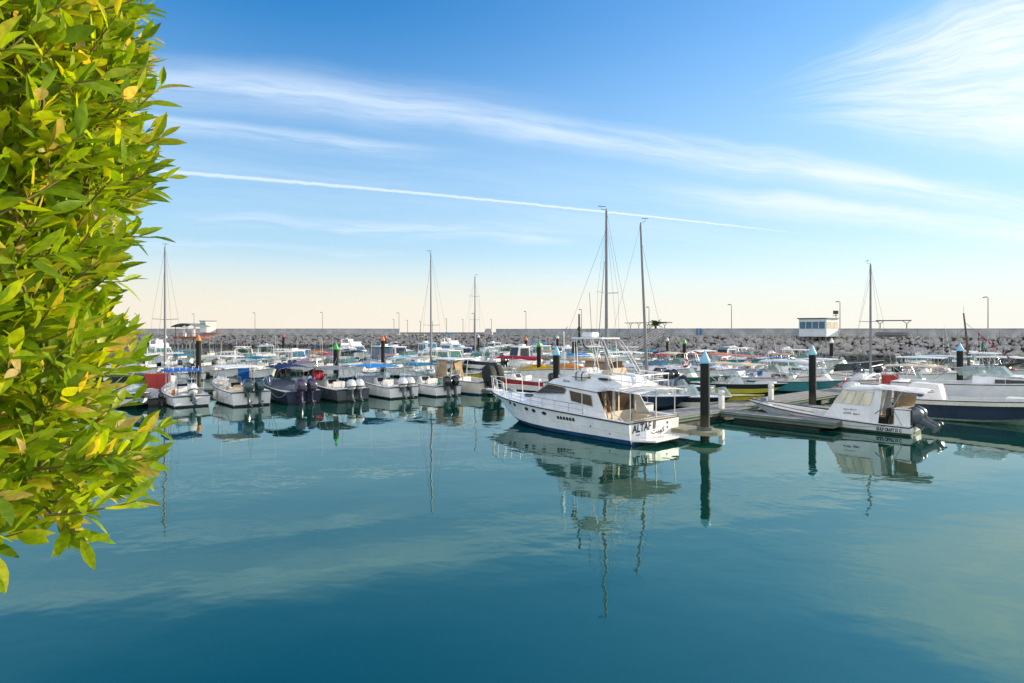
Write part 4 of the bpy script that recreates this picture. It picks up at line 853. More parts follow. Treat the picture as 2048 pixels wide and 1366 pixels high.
# ------------------------------------------------------------------ the motor yacht in the middle
def motor_yacht():
    L, B = 11.7, 4.1; a = R(42)
    r = thing('motor_yacht', (6.56, 27.51, 0), a+math.pi/2, 'large white motor yacht lettered ALTAF II with blue waterline, flybridge and awning', 'yacht', 'boats moored in the marina')
    S = hull_pts(L, B, .98, 1.52, n=18, oh=.165, stern=.96, full=2.4); 
    for q in S: t = q['t']; q['z'] = .98+.50*t**1.1; x, y, z = q['sh']; q['sh'] = (x, y, q['z']); x, y, z = q['wl']; q['wl'] = (x, y+.02, z+.09); x, y, z = q['mid']; q['mid'] = (x, y, q['ch'][2]+(q['z']-q['ch'][2])*.55)
    build_hull(r, S, WHITE, BOOTB, rubr=.035)
    sp = MB()
    for sg in (1, -1): sp.tube([(q['mid'][0], sg*(q['mid'][1]+.004), q['mid'][2]-.02) for q in S[:-2]], .012, 4)
    sp.build('spray_rail', WHITE, r)
    build_deck(r, S, L, .012, .20, .38, g=.30, mg=WHITE, crown=.10)
    # portholes and vents on the topsides
    def hull_y(x, z):
        ch, md, sh = [tuple(interp2(S, x, k_)) for k_ in ('ch', 'mid', 'sh')]
        pts = [ch, md, sh]
        for p0, p1 in zip(pts, pts[1:]):
            if p0[1] <= z <= p1[1]: f = (z-p0[1])/(p1[1]-p0[1]); return p0[0]+(p1[0]-p0[0])*f
        return sh[0]
    def interp2(S, x, key):
        pr = [(q[key][0], q[key][1], q[key][2]) for q in S]
        for p0, p1 in zip(pr, pr[1:]):
            if p0[0] <= x <= p1[0]: f = (x-p0[0])/(p1[0]-p0[0]+1e-9); return p0[1]+(p1[1]-p0[1])*f, p0[2]+(p1[2]-p0[2])*f
        return pr[-1][1], pr[-1][2]
    for x, z, w_ in ((5.2, .92, .15), (6.0, .97, .14), (6.6, 1.0, .14), (7.75, 1.09, .13), (8.25, 1.14, .12)):
        for sg in (1, -1):
            pts = [(x+w_*1.15*math.cos(b_), z+.085*math.sin(b_)) for b_ in [i*math.pi/6 for i in range(12)]]
            mb = MB(); mb.panel([(px, sg*(hull_y(px, pz)+.006), pz) for px, pz in pts], .012, 0, sg > 0); po = mb.build('porthole', GDARK, r)
            rg = MB(); rg.tube([(px, sg*(hull_y(px, pz)+.012), pz) for px, pz in pts+pts[:1]], .014, 4); rg.build('porthole_frame', STEEL, po)
    for i in range(6):
        x = 3.15+i*.2
        for sg in (1, -1):
            mb = MB(); mb.panel([(xx, sg*(hull_y(xx, zz)+.006), zz) for xx, zz in ((x, .74), (x+.15, .75), (x+.14, .89), (x+.05, .90), (x, .84))], .012, 0, sg > 0); mb.build('vent', BLACKP, r)
    mb = MB()
    for x, z in ((2.2, .62), (1.1, .40), (8.1, .42)): mb.lathe([(.04, -.02), (.045, .02), (.03, .03)], (x, hull_y(x, z), z), 8)
    mb.build('hull_outlet', BLACKP, r)
    # cabin
    cab = house(r, [(2.25, .75, 1.58), (7.2, 1.05, 1.12), (7.0, 1.50, 1.10), (6.75, 1.72, 1.18), (5.55, 2.38, 1.30), (2.25, 2.14, 1.50)])
    ba = MB(); ba.prof([(5.62, 2.36, 1.34), (5.30, 2.58, 1.22), (4.35, 2.80, 1.12), (2.0, 2.66, 1.34), (.9, 2.52, 1.45), (.9, 2.40, 1.50), (2.25, 2.16, 1.53)]); rf = ba.build('roof', WHITE, r)
    t_ = MB()
    for sg in (1, -1): t_.tube([(5.62, sg*1.35, 2.37), (4.0, sg*1.45, 2.27), (2.25, sg*1.54, 2.16)], .018, 5)
    t_.build('roof_trim', RUB, rf)
    wl_ = lambda x, z: 1.58+(1.30-1.58)*0  # unused slope placeholder
    def cy(x, z): # half width of the cabin side
        k0 = 1.58+(1.12-1.58)*(x-2.25)/4.95; k1 = 1.50+(1.30-1.50)*(x-2.25)/3.3; zb_ = .75+.3*(x-2.25)/4.95; zt_ = 2.14+.24*(x-2.25)/3.3
        return k0+(k1-k0)*max(0, min(1, (z-zb_)/(zt_-zb_)))+.03
    for pts in ([(6.62, 1.76), (4.35, 1.92), (4.22, 2.12), (4.40, 2.25), (5.52, 2.33)],):
        for sg in (1, -1):
            mb = MB(); mb.panel([(x, sg*cy(x, z), z) for x, z in pts], .015, 0, sg > 0); o = mb.build('window', GBROWN, cab)
            f = MB(); f.tube([(x, sg*(cy(x, z)+.012), z) for x, z in pts+pts[:1]], .02, 5); f.tube([(5.9, sg*(cy(5.9, 2.02)+.012), 2.02), (4.3, sg*(cy(4.3, 2.0)+.012), 2.0)], .012, 4); f.build('window_frame', STEEL, o)
    for pts in ([(3.88, 1.60), (3.14, 1.53), (3.14, 2.05), (4.0, 2.13)], [(3.10, 1.53), (2.42, 1.47), (2.52, 2.00), (3.10, 2.05)]):
        for sg in (1, -1):
            mb = MB(); mb.panel([(x, sg*cy(x, z), z) for x, z in pts], .015, 0, sg > 0); o = mb.build('window', GBROWN, cab)
            f = MB(); f.tube([(x, sg*(cy(x, z)+.014), z) for x, z in pts+pts[:1]], .022, 5); f.build('window_frame', PLAST, o)
    g = MB()
    for y0, y1 in ((-1.08, -.4), (-.36, .36), (.4, 1.08)): g.panel([(6.72, y0*1.0, 1.78), (6.72, y1, 1.78), (5.68, y1*1.12, 2.345), (5.68, y0*1.12, 2.345)], .02)
    g.build('windscreen', GBROWN, cab)
    # cockpit: bulkhead joinery, wings, awning and its poles, ladder
    CRM = mat('cream joinery', (.66, .60, .48), .5, var=.1)
    mb = MB(); mb.box(2.20, 2.246, -1.48, 1.48, .385, 1.15); mb.box(2.20, 2.246, .80, .92, 1.151, 2.36); mb.box(2.20, 2.246, -.22, -.12, 1.151, 2.36); mb.box(2.20, 2.246, -1.48, -1.38, 1.151, 2.36); mb.build('bulkhead', CRM, r)
    mb = MB(); mb.box(2.21, 2.24, -.118, .798, 1.152, 2.34); mb.box(2.21, 2.24, -1.378, -.222, 1.152, 2.34); mb.box(2.21, 2.24, .922, 1.46, 1.152, 2.34); mb.build('aft_window', GBROWN, r)
    for sg in (1, -1):
        mb = MB(); mb.panel([(2.24, sg*1.60, .98), (1.42, sg*1.66, .99), (1.62, sg*1.60, 1.25), (2.12, sg*1.52, 2.10), (2.24, sg*1.52, 2.14)], .04, 0, sg < 0); mb.build('cabin_wing', WHITE, r)
    mb = MB(); mb.prof([(.02, .385, 1.72), (.02, 1.0, 1.78), (.16, 1.03, 1.78), (.16, .385, 1.70)]); mb.box(.17, .7, -1.6, -.5, .385, .85); mb.box(1.2, 2.1, -1.62, -1.1, .385, .95); mb.build('cockpit_liner', CRM, r)
    mb = MB(); g = []
    for i in range(9):
        x = 1.9-2.25*i/8; g.append([(x, y*1.80, 2.49-.10*y*y+.012*(i % 2)-.012*i+(.03 if i == 0 else 0)) for y in (-1, -.75, -.4, 0, .4, .75, 1)])
    mb.sheet(g, .03, 0, False); aw = mb.build('awning', C['white'], r)
    mb = MB()
    for i in range(1, 8): x = 1.9-2.25*(i-.5)/8; mb.tube([(x, y*1.80, 2.498-.10*y*y-.012*(i-.5)+.012) for y in (-1, -.75, -.4, 0, .4, .75, 1)], .014, 4)
    mb.build('awning_batten', mat('grey batten', (.34, .35, .37), .5), aw)
    mb = MB()
    for x, y, zb_ in ((1.15, 1.60, 1.0), (.12, 1.70, 1.0), (.08, -1.72, 1.0), (1.1, -1.65, 1.0), (.08, -.2, 1.0), (2.05, .35, .4)): mb.tube([(x, y, zb_), (x, y, 2.36)], .022, 6)
    mb.tube([(2.2, 1.62, 1.32), (.9, 1.66, 1.22), (.55, 1.66, 1.02)], .02, 5); mb.build('awning_pole', ALU, r)
    mb = MB()
    for y in (.98, 1.30): mb.tube([(1.55, y, .45), (2.08, y, 2.30)], .03, 5)
    for i in range(6): f = .1+.16*i; x, z = 1.55+.53*f, .45+1.85*f; mb.box(x-.06, x+.06, .99, 1.29, z-.02, z+.02)
    mb.build('ladder', WOOD, r)
    # flybridge
    fb = MB(); fb.prof([(4.10, 2.66, 1.02), (4.32, 2.98, .96), (4.18, 3.02, .96), (2.9, 3.0, 1.12), (1.75, 2.90, 1.16), (.95, 2.56, 1.18), (.95, 2.48, 1.18)]); f_ = fb.build('flybridge', WHITE, r)
    for sg in (1, -1):
        mb = MB(); mb.panel([(2.0+.42*math.cos(b_), sg*1.15+sg*.012, 2.76+.065*math.sin(b_)) for b_ in [i*math.pi/6 for i in range(12)]], .01, 0, sg > 0); mb.build('side_slot', BLACKP, f_)
    mb = MB(); mb.bbox(3.0, 3.75, 1.02, 1.44, 2.60, 3.06, .12); lr = mb.build('life_raft_case', PLAST, r); mb = MB()
    for x in (3.18, 3.55): mb.loft([[(x-.03, y, z), (x+.03, y, z)] for y, z in ((1.01, 2.6), (1.01, 2.97), (1.12, 3.072), (1.34, 3.072), (1.452, 2.97), (1.452, 2.64))], False, False)
    mb.box(2.95, 3.8, 1.0, 1.47, 2.78, 2.81); mb.build('strap', RUB, lr)
    mb = MB(); mb.bbox(3.7, 4.1, -.5, .5, 2.98, 3.18, .05); mb.build('helm_console', WHITE, f_); mb = MB(); mb.tube([(3.62, .2*math.cos(b_)-.1, 3.2+.2*math.sin(b_)) for b_ in [i*math.pi/6 for i in range(13)]], .02, 5); mb.build('steering_wheel', BLACKP, f_)
    mb = MB(); mb.bbox(2.2, 2.7, -.6, .6, 2.9, 3.12, .06); mb.bbox(2.0, 2.2, -.6, .6, 2.9, 3.25, .05); mb.build('bridge_seat', TAN, f_)
    rl = MB(); q = [(1.75, 1.2, 3.10), (.15, 1.3, 3.02), (.15, -1.3, 3.02), (1.75, -1.2, 3.10)]; rl.tube(q, .034, 6); rl.tube([(x, y, z-.3) for x, y, z in q], .018, 5)
    for x, y in ((1.75, 1.2), (.95, 1.25), (.15, 1.3), (.15, .45), (.15, -.45), (.15, -1.3), (.95, -1.25), (1.75, -1.2), (1.35, 1.22), (.5, 1.28)): rl.tube([(x, y, 2.45), (x, y, 3.02+.08*(x > 1))], .014, 5)
    rl.build('bridge_rail', ALU, r)
    # tower
    tw = MB()
    for sg in (1, -1):
        tw.tube([(3.95, sg*.85, 2.85), (4.25, sg*.62, 4.62)], .018, 6); tw.tube([(4.15, sg*.85, 2.85), (4.4, sg*.62, 4.62)], .016, 6)
        tw.tube([(1.45, sg*1.0, 2.95), (2.05, sg*.82, 4.0), (2.45, sg*.68, 4.58), (2.8, sg*.62, 4.66)], .021, 6); tw.tube([(1.65, sg*1.0, 2.95), (2.25, sg*.82, 4.0), (2.6, sg*.68, 4.5)], .021, 6)
        tw.tube([(2.9, sg*.95, 3.1), (2.75, sg*.62, 4.62)], .02, 5)
    tw.tube([(2.05, .82, 4.0), (2.05, -.82, 4.0)], .018, 5); tw.tube([(4.12, .72, 3.8), (4.12, -.72, 3.8)], .016, 5); tw.build('tower_frame', ALU, r)
    mb = MB(); mb.bbox(2.55, 4.55, -.72, .72, 4.64, 4.71, .02); tp = mb.build('tower_top', WHITE, r); mb = MB(); mb.bbox(3.45, 4.15, -.25, .4, 4.71, 4.98, .06); mb.build('roof_box', PLAST, tp)
    mb = MB(); mb.bbox(4.3, 4.6, .45, .62, 3.9, 4.5, .03); mb.lathe([(.05, 4.71), (.07, 4.9), (.05, 5.05), (.1, 5.08), (.1, 5.2), (.02, 5.3)], (4.35, .3, 0), 8); mb.tube([(3.9, .55, 4.62), (3.8, .6, 4.3), (3.5, .6, 4.15)], .04, 5); mb.build('searchlight', BLACKP, r)
    mb = MB(); mb.tube([(4.36, .3, 5.28), (4.36, .3, 5.9)], .05, 6); mb.tube([(3.95, -.2, 4.7), (4.1, -.2, 7.0)], .014, 4); mb.tube([(2.9, .5, 4.7), (2.55, .5, 8.4)], .012, 4); mb.build('antenna', BLACKP, r)
    mb = MB(); mb.tube([(5.0, .7, 2.7), (5.05, .7, 5.05)], .035, 6); mb.tube([(5.05, .7, 5.0), (4.8, .7, 5.25)], .02, 4); mb.bbox(4.95, 5.15, .6, .8, 3.55, 4.0, .03); mb.build('light_pole', STEEL, r)
    mb = MB(); mb.bbox(5.02, 5.22, .78, .98, 2.66, 2.84, .04); mb.build('search_horn', STEEL, r)
    # rails
    rl = MB(); pts = [(x, interp(S, x, 'b')-.10, interp(S, x, 'z')) for x in (9.0, 8.1, 7.2, 6.3, 5.4, 4.5, 3.6, 2.7)]
    for sg in (1, -1):
        rl.tube([(x, sg*y, z+.46) for x, y, z in pts]+[(2.45, sg*(pts[-1][1]), pts[-1][2]+.06)], .017, 5); rl.tube([(x, sg*y, z+.24) for x, y, z in pts], .009, 4)
        for x, y, z in pts: rl.tube([(x, sg*y, z), (x, sg*y, z+.46)], .016, 5)
    rl.build('side_rail', STEEL, r)
    rl = MB(); pts = [(x, max(.12, interp(S, x, 'b')-.08), interp(S, x, 'z')) for x in (8.9, 9.9, 10.8, 11.35)]
    for sg in (1, -1):
        rl.tube([(x+.10, sg*y*1.05, z+.86) for x, y, z in pts]+[(11.75, 0, 2.33)], .022, 6); rl.tube([(x+.05, sg*y*1.02, z+.45) for x, y, z in pts], .014, 5)
        for x, y, z in pts: rl.tube([(x, sg*y, z), (x+.10, sg*y*1.05, z+.86)], .022, 5)
    rl.build('bow_rail', ALU, r)
    mb = MB(); mb.loft([[(10.9, -.3, 1.48), (10.9, .3, 1.48), (10.9, .3, 1.56), (10.9, -.3, 1.56)], [(12.0, -.16, 1.50), (12.0, .16, 1.50), (12.0, .16, 1.57), (12.0, -.16, 1.57)]]); mb.build('bow_pulpit', WHITE, r)
    mb = MB(); mb.tube([(12.0, 0, 1.5), (11.6, 0, 1.35), (11.2, 0, 1.1)], .03, 5); mb.tube([(11.25, -.25, 1.02), (11.15, 0, 1.12), (11.25, .25, 1.02)], .03, 5); mb.build('anchor', STEEL, r)
    mb = MB(); mb.bbox(7.8, 8.4, -.35, .35, 1.42, 1.56, .03); mb.build('deck_hatch', GDARK, r); mb = MB(); mb.bbox(9.6, 9.95, -.2, .2, 1.45, 1.68, .05); mb.build('windlass', STEEL, r)
    # swim platform
    mb = MB(); mb.loft([[(-.006, -1.9, .17), (-.006, 1.75, .17), (-.006, 1.75, .25), (-.006, -1.9, .25)], [(-.95, -1.85, .20), (-.95, 1.3, .20), (-.95, 1.3, .27), (-.95, -1.85, .27)]]); sw = mb.build('swim_platform', WHITE, r); mb = MB()
    for y in (-1.5, -.6, .3, 1.1): mb.tube([(-.02, y, -.05), (-.8, y, .19)], .02, 5)
    mb.build('platform_brace', STEEL, sw)
    mb = MB()
    for y in (-.98,): mb.box(-.02, -.006, y-.05, y+.05, .70, .80); mb.box(-.02, -.006, y-.04, y+.04, .50, .58)
    mb.build('stern_light', BLACKP, r); mb = MB(); mb.lathe([(.05, 0), (.05, .09), (.07, .10), (.07, .12)], (.05, -1.85, 1.0), 8); mb.tube([(.05, 1.7, 1.02), (.05, 1.7, 1.14), (.3, 1.7, 1.14), (.3, 1.7, 1.02)], .02, 5); mb.build('cleat', STEEL, r)
    lettering('name_lettering', 'ALTAF II', .36, (-.012, 1.72, .53), (0, -1, .03), (0, 0, 1), INK, r, .10, .96, .012)
    lettering('arabic_lettering', '\uFE96\uFEF4\uFEEE\uFEDB', .23, (-.012, .28, .34), (0, -1, .03), (0, 0, 1), INK, r, 0, 1.35, .006)
    lettering('small_lettering', 'MARINE', .06, (-.012, 1.45, .38), (0, -1, .03), (0, 0, 1), INK, r)
    lettering('roof_lettering', 'Shaima', .13, (4.55, 1.33, 2.52), (-1, .09, -.02), (0, -.45, .9), INK, r, .3)
    return r
motor_yacht()
# ------------------------------------------------------------------ white cabin boat with tilted motors
def cabin_boat():
    L, B = 8.3, 2.45; a = R(44); r = thing('cabin_boat', (19.72, 29.30, 0), a+math.pi/2, 'white cabin boat lettered GULF CRAFT with vinyl windows coloured as if backlit and two tilted motors', 'boat', 'boats moored in the marina')
    S = hull_pts(L, B, .44, .98, n=16, oh=.13, stern=.93, full=2.6, deep=.25); build_hull(r, S, WHITE, BOOTG, rubr=.03)
    build_deck(r, S, L, .10, .84, .18, g=.24, crown=.05)
    ins = MB()
    for sg in (1, -1): ins.tube([(q['x'], sg*max(.02, q['b']-.26), q['z']+.10) for q in S if q['x'] > 3.9], .02, 5)
    ins.build('inner_rail', RUB, r)
    cab = house(r, [(1.62, .40, 1.04), (3.95, .55, .96), (3.80, .74, .95), (3.42, 1.34, .90), (2.98, 2.06, .80), (2.7, 2.16, .76), (1.30, 2.22, .80), (1.45, 1.6, .9)])
    ro = MB(); ro.prof([(3.06, 2.04, .86), (2.72, 2.20, .80), (1.30, 2.26, .82), (1.26, 2.14, .88), (2.4, 2.07, .88)]); ro.build('roof', WHITE, cab)
    cy = lambda z: .96+(.79-.96)*(z-.6)/1.5+.016
    for i, (x0, x1, t0, t1) in enumerate(((3.36, 3.02, 2.96, 2.70), (2.98, 2.60, 2.66, 2.36), (2.56, 2.26, 2.32, 2.02), (2.22, 1.74, 1.98, 1.58))):
        for sg in (1, -1):
            gx = lambda x: .03*(3.4-x)/1.2; p = [(x0, sg*(cy(1.34)+gx(x0)), 1.34), (x1, sg*(cy(1.34)+gx(x1)), 1.34), (t1, sg*(cy(1.99)+gx(t1)), 1.99), (t0, sg*(cy(1.99)+gx(t0)), 1.99)]
            mb = MB(); mb.panel(p, .014, 0, sg > 0); o = mb.build('window', GCREAM, cab); f = MB(); f.tube([(x, y+sg*.014, z) for x, y, z in p+p[:1]], .014, 4); f.build('window_frame', PLAST, o)
    g = MB(); g.panel([(3.46, -.78, 1.34), (3.46, .78, 1.34), (3.06, .7, 2.0), (3.06, -.7, 2.0)], .015); g.build('windscreen', GCREAM, cab)
    for sg in (1, -1):
        w_ = MB(); w_.panel([(1.64, sg*1.02, .42), (1.36, sg*1.03, .42), (1.20, sg*.86, 2.22), (1.52, sg*.84, 2.22)], .05, 0, sg < 0); w_.build('pillar', WHITE, r)
    mb = MB(); g = []
    for i in range(9):
        x = 1.55-2.15*i/8; g.append([(x, y*1.02, 2.34-.14*abs(y)**2-.008*i*(1+.12*i)-.012*math.sin(i*1.6)) for y in (-1, -.8, -.4, 0, .4, .8, 1)])
    mb.sheet(g, .025); mb.build('canopy', C['white'], r)
    mb = MB()
    for sg in (1, -1):
        mb.tube([(1.5, sg*1.06, .95), (.4, sg*1.0, 1.95), (-.55, sg*.98, 2.02)], .018, 5); mb.tube([(.35, sg*1.05, .5), (.75, sg*1.03, 1.3), (.35, sg*1.0, 2.1)], .02, 5)
    mb.build('canopy_frame', STEEL, r)
    mb = MB(); mb.panel([(.42, -1.02, .45), (1.25, -1.02, .45), (1.15, -.98, 2.12), (.10, -.98, 2.12)], .015); mb.panel([(.95, -.95, .5), (.95, -.55, .5), (.9, -.55, 2.05), (.9, -.95, 2.05)], .012); mb.build('side_curtain', C['curtain'], r)
    console(r, 2.2, .8, .2, 1.0, WHITE, None); seat(r, 1.35, .35, .2, .55, .5, BLACKP); seat(r, 1.35, -.4, .2, .55, .5, TAN)
    mb = MB(); mb.box(.05, .72, -.86, -.80, .40, 1.24); mb.box(.05, .72, .80, .86, .40, 1.20); mb.box(.66, .72, -.799, .799, .40, 1.20); mb.box(.04, .73, -.87, .87, 1.241, 1.27); mb.build('motor_box', WHITE, r)
    for y in (-.36, .36): outboard(r, -.18, y, .50, E_GRY, 58, 1.0, E_GRY)
    rail(r, S, 6.6, 8.0, .14, n=3); mb = MB(); mb.bbox(7.25, 7.6, -.15, .15, 1.0, 1.2, .04); mb.build('bow_cleat', mat('blue grey fitting', (.12, .2, .26), .5), r)
    mb = MB(); mb.tube([(6.0, interp(S, 6.0, 'b')+.03, .62), (5.2, 1.27, .48), (4.9, 1.29, .1), (4.92, 1.27, -.1)], .012, 4); mb.tube([(5.0, 1.25, .5), (3.4, 1.26, .28), (2.0, 1.26, .28), (.9, 1.22, .42)], .008, 4); mb.build('mooring_line', WIRE, r)
    hy = lambda x, z: 1.128+.02*x*0+(z-.2)*.32
    def hull_y(x, z):
        A = [[interp(S, x, 'x')]]; best = None
        pr = []
        for k_ in ('ch', 'wl', 'mid', 'sh'):
            for p0, p1 in zip(S, S[1:]):
                if p0[k_][0] <= x <= p1[k_][0]: f = (x-p0[k_][0])/(p1[k_][0]-p0[k_][0]+1e-9); pr.append((p0[k_][1]+(p1[k_][1]-p0[k_][1])*f, p0[k_][2]+(p1[k_][2]-p0[k_][2])*f)); break
        for p0, p1 in zip(pr, pr[1:]):
            if p0[1] <= z <= p1[1]: return p0[0]+(p1[0]-p0[0])*(z-p0[1])/(p1[1]-p0[1])
        return pr[-1][0]
    yb, yt = hull_y(.9, .16), hull_y(.9, .32); up = (0, yt-yb, .16); dx = hull_y(.5, .2)-hull_y(1.3, .2)
    lettering('builder_lettering', 'GULF CRAFT 31 C', .16, (1.42, hull_y(1.42, .16)+.010, .165), (-.8, dx, 0), up, INKB, r, .15, .60, .012)
    lettering('name_lettering', 'Nejma Abra 31', .075, (2.95, cy(1.0)+.028, 1.02), (-1, .01, 0), (0, -.11, 1), INK, r, .1, .95)
    lettering('arabic_lettering', '\uFEDA \u0667\u0665\u0661  \uFEA9\uFEEE\uFEE4\uFEBB', .10, (2.95, cy(.84)+.030, .82), (-1, .01, 0), (0, -.11, 1), INK, r, 0, 1.0, .003)
    return r
cabin_boat()
# ------------------------------------------------------------------ boats by place
H_ = 40
def row(px, py): return at(px, py)
# front row on the left, sterns to the camera
runabout(row(262, 812), 222, 6.2, 2.2, 'white runabout half hidden by the hedge leaves', WHITE, BOOTK, GREYH, deckm=WHITE, eng=0, z=.8, zb=1.1)
open_boat(row(309, 806), H_, 4.2, 1.7, 'black inflatable like tender between hedge and blue topped boat', BLACKH, BOOTK, eng=1, engm=E_BLK, es=.6, con=False, ant=0, z=.5, zb=.7, name='tender')
open_boat(row(362, 805), H_, 6.6, 2.5, 'white boat with square blue T-top and one white outboard', WHITE, BOOTK, 't', C['blue'], 1, E_WHT, z=.72, topz=2.35, toplen=.42, topc=.48, topw=2.3, tilt=30, es=1.05, boxes=1)
r = open_boat(row(468, 801), H_, 8.4, 2.8, 'white boat with white hard top and two dark slate outboards', WHITE, BOOTK, 't', WHITE, 2, E_TEAL, z=.95, zb=1.5, topz=2.55, toplen=.42, topc=.43, topw=2.7, es=1.15, boxes=2, seatm=TAN, rails=True)
mb = MB(); mb.panel([(4.4, -1.1, 1.2), (4.4, -.3, 1.2), (4.3, -.3, 2.3), (4.3, -1.1, 2.3)], .03); mb.build('spray_curtain', C['blue'], r)
open_boat(row(567, 797), H_, 8.2, 2.7, 'navy boat under navy cover and bimini with violet motors', NAVY, BOOTK, 'b', C['navy'], 2, E_PUR, z=.85, zb=1.4, cover=C['slate'], topz=2.45, toplen=.40, topc=.42, es=1.2, band=GREYH)
r = open_boat(row(660, 793), H_, 8.2, 2.8, 'dark grey hulled boat with grey canopy and two white outboards', GREYH, BOOTK, 'b', C['grey'], 2, E_WHT, z=.85, zb=1.35, topz=2.3, toplen=.52, topc=.46, arch=.06, es=1.0, boxes=1)
mb = MB(); mb.bbox(4.9, 5.6, .1, .9, 1.2, 2.0, .12); mb.build('canvas_bundle', C['red'], r)
open_boat(row(757, 788), H_, 8.2, 2.8, 'white boat under flat bright blue canopy with two white outboards', WHITE, BOOTK, 'b', C['bright blue'], 2, E_WHT, z=.85, zb=1.5, topz=2.3, toplen=.48, topc=.62, topw=2.7, arch=.05, sag=.02, es=1.0, boxes=2)
open_boat(row(845, 785), H_, 7.6, 2.7, 'white boat with teal canopy and two navy black outboards', WHITE, BOOTK, 'b', C['teal'], 2, E_BLK, z=.8, zb=1.4, topz=2.35, toplen=.45, topc=.60, arch=.08, es=1.05, leg=E_GRY, boxes=2)
open_boat(row(906, 781), H_+8, 8.8, 2.9, 'cream boat with white T-top, tan curtains and black covered motors', CREAM, BOOTB, 't', WHITE, 2, E_COV, z=1.0, zb=1.5, topz=2.75, toplen=.34, topc=.50, es=1.45, leg=E_BLK, ecover=True, curtain=C['curtain'], tilt=14)
open_boat(row(931, 762), 250, 5.0, 1.9, 'small yellow boat with bow rail by the pontoon stub', YELLOW, BOOTK, eng=0, con=False, rails=True, ant=0, z=.6, zb=.95, name='skiff')
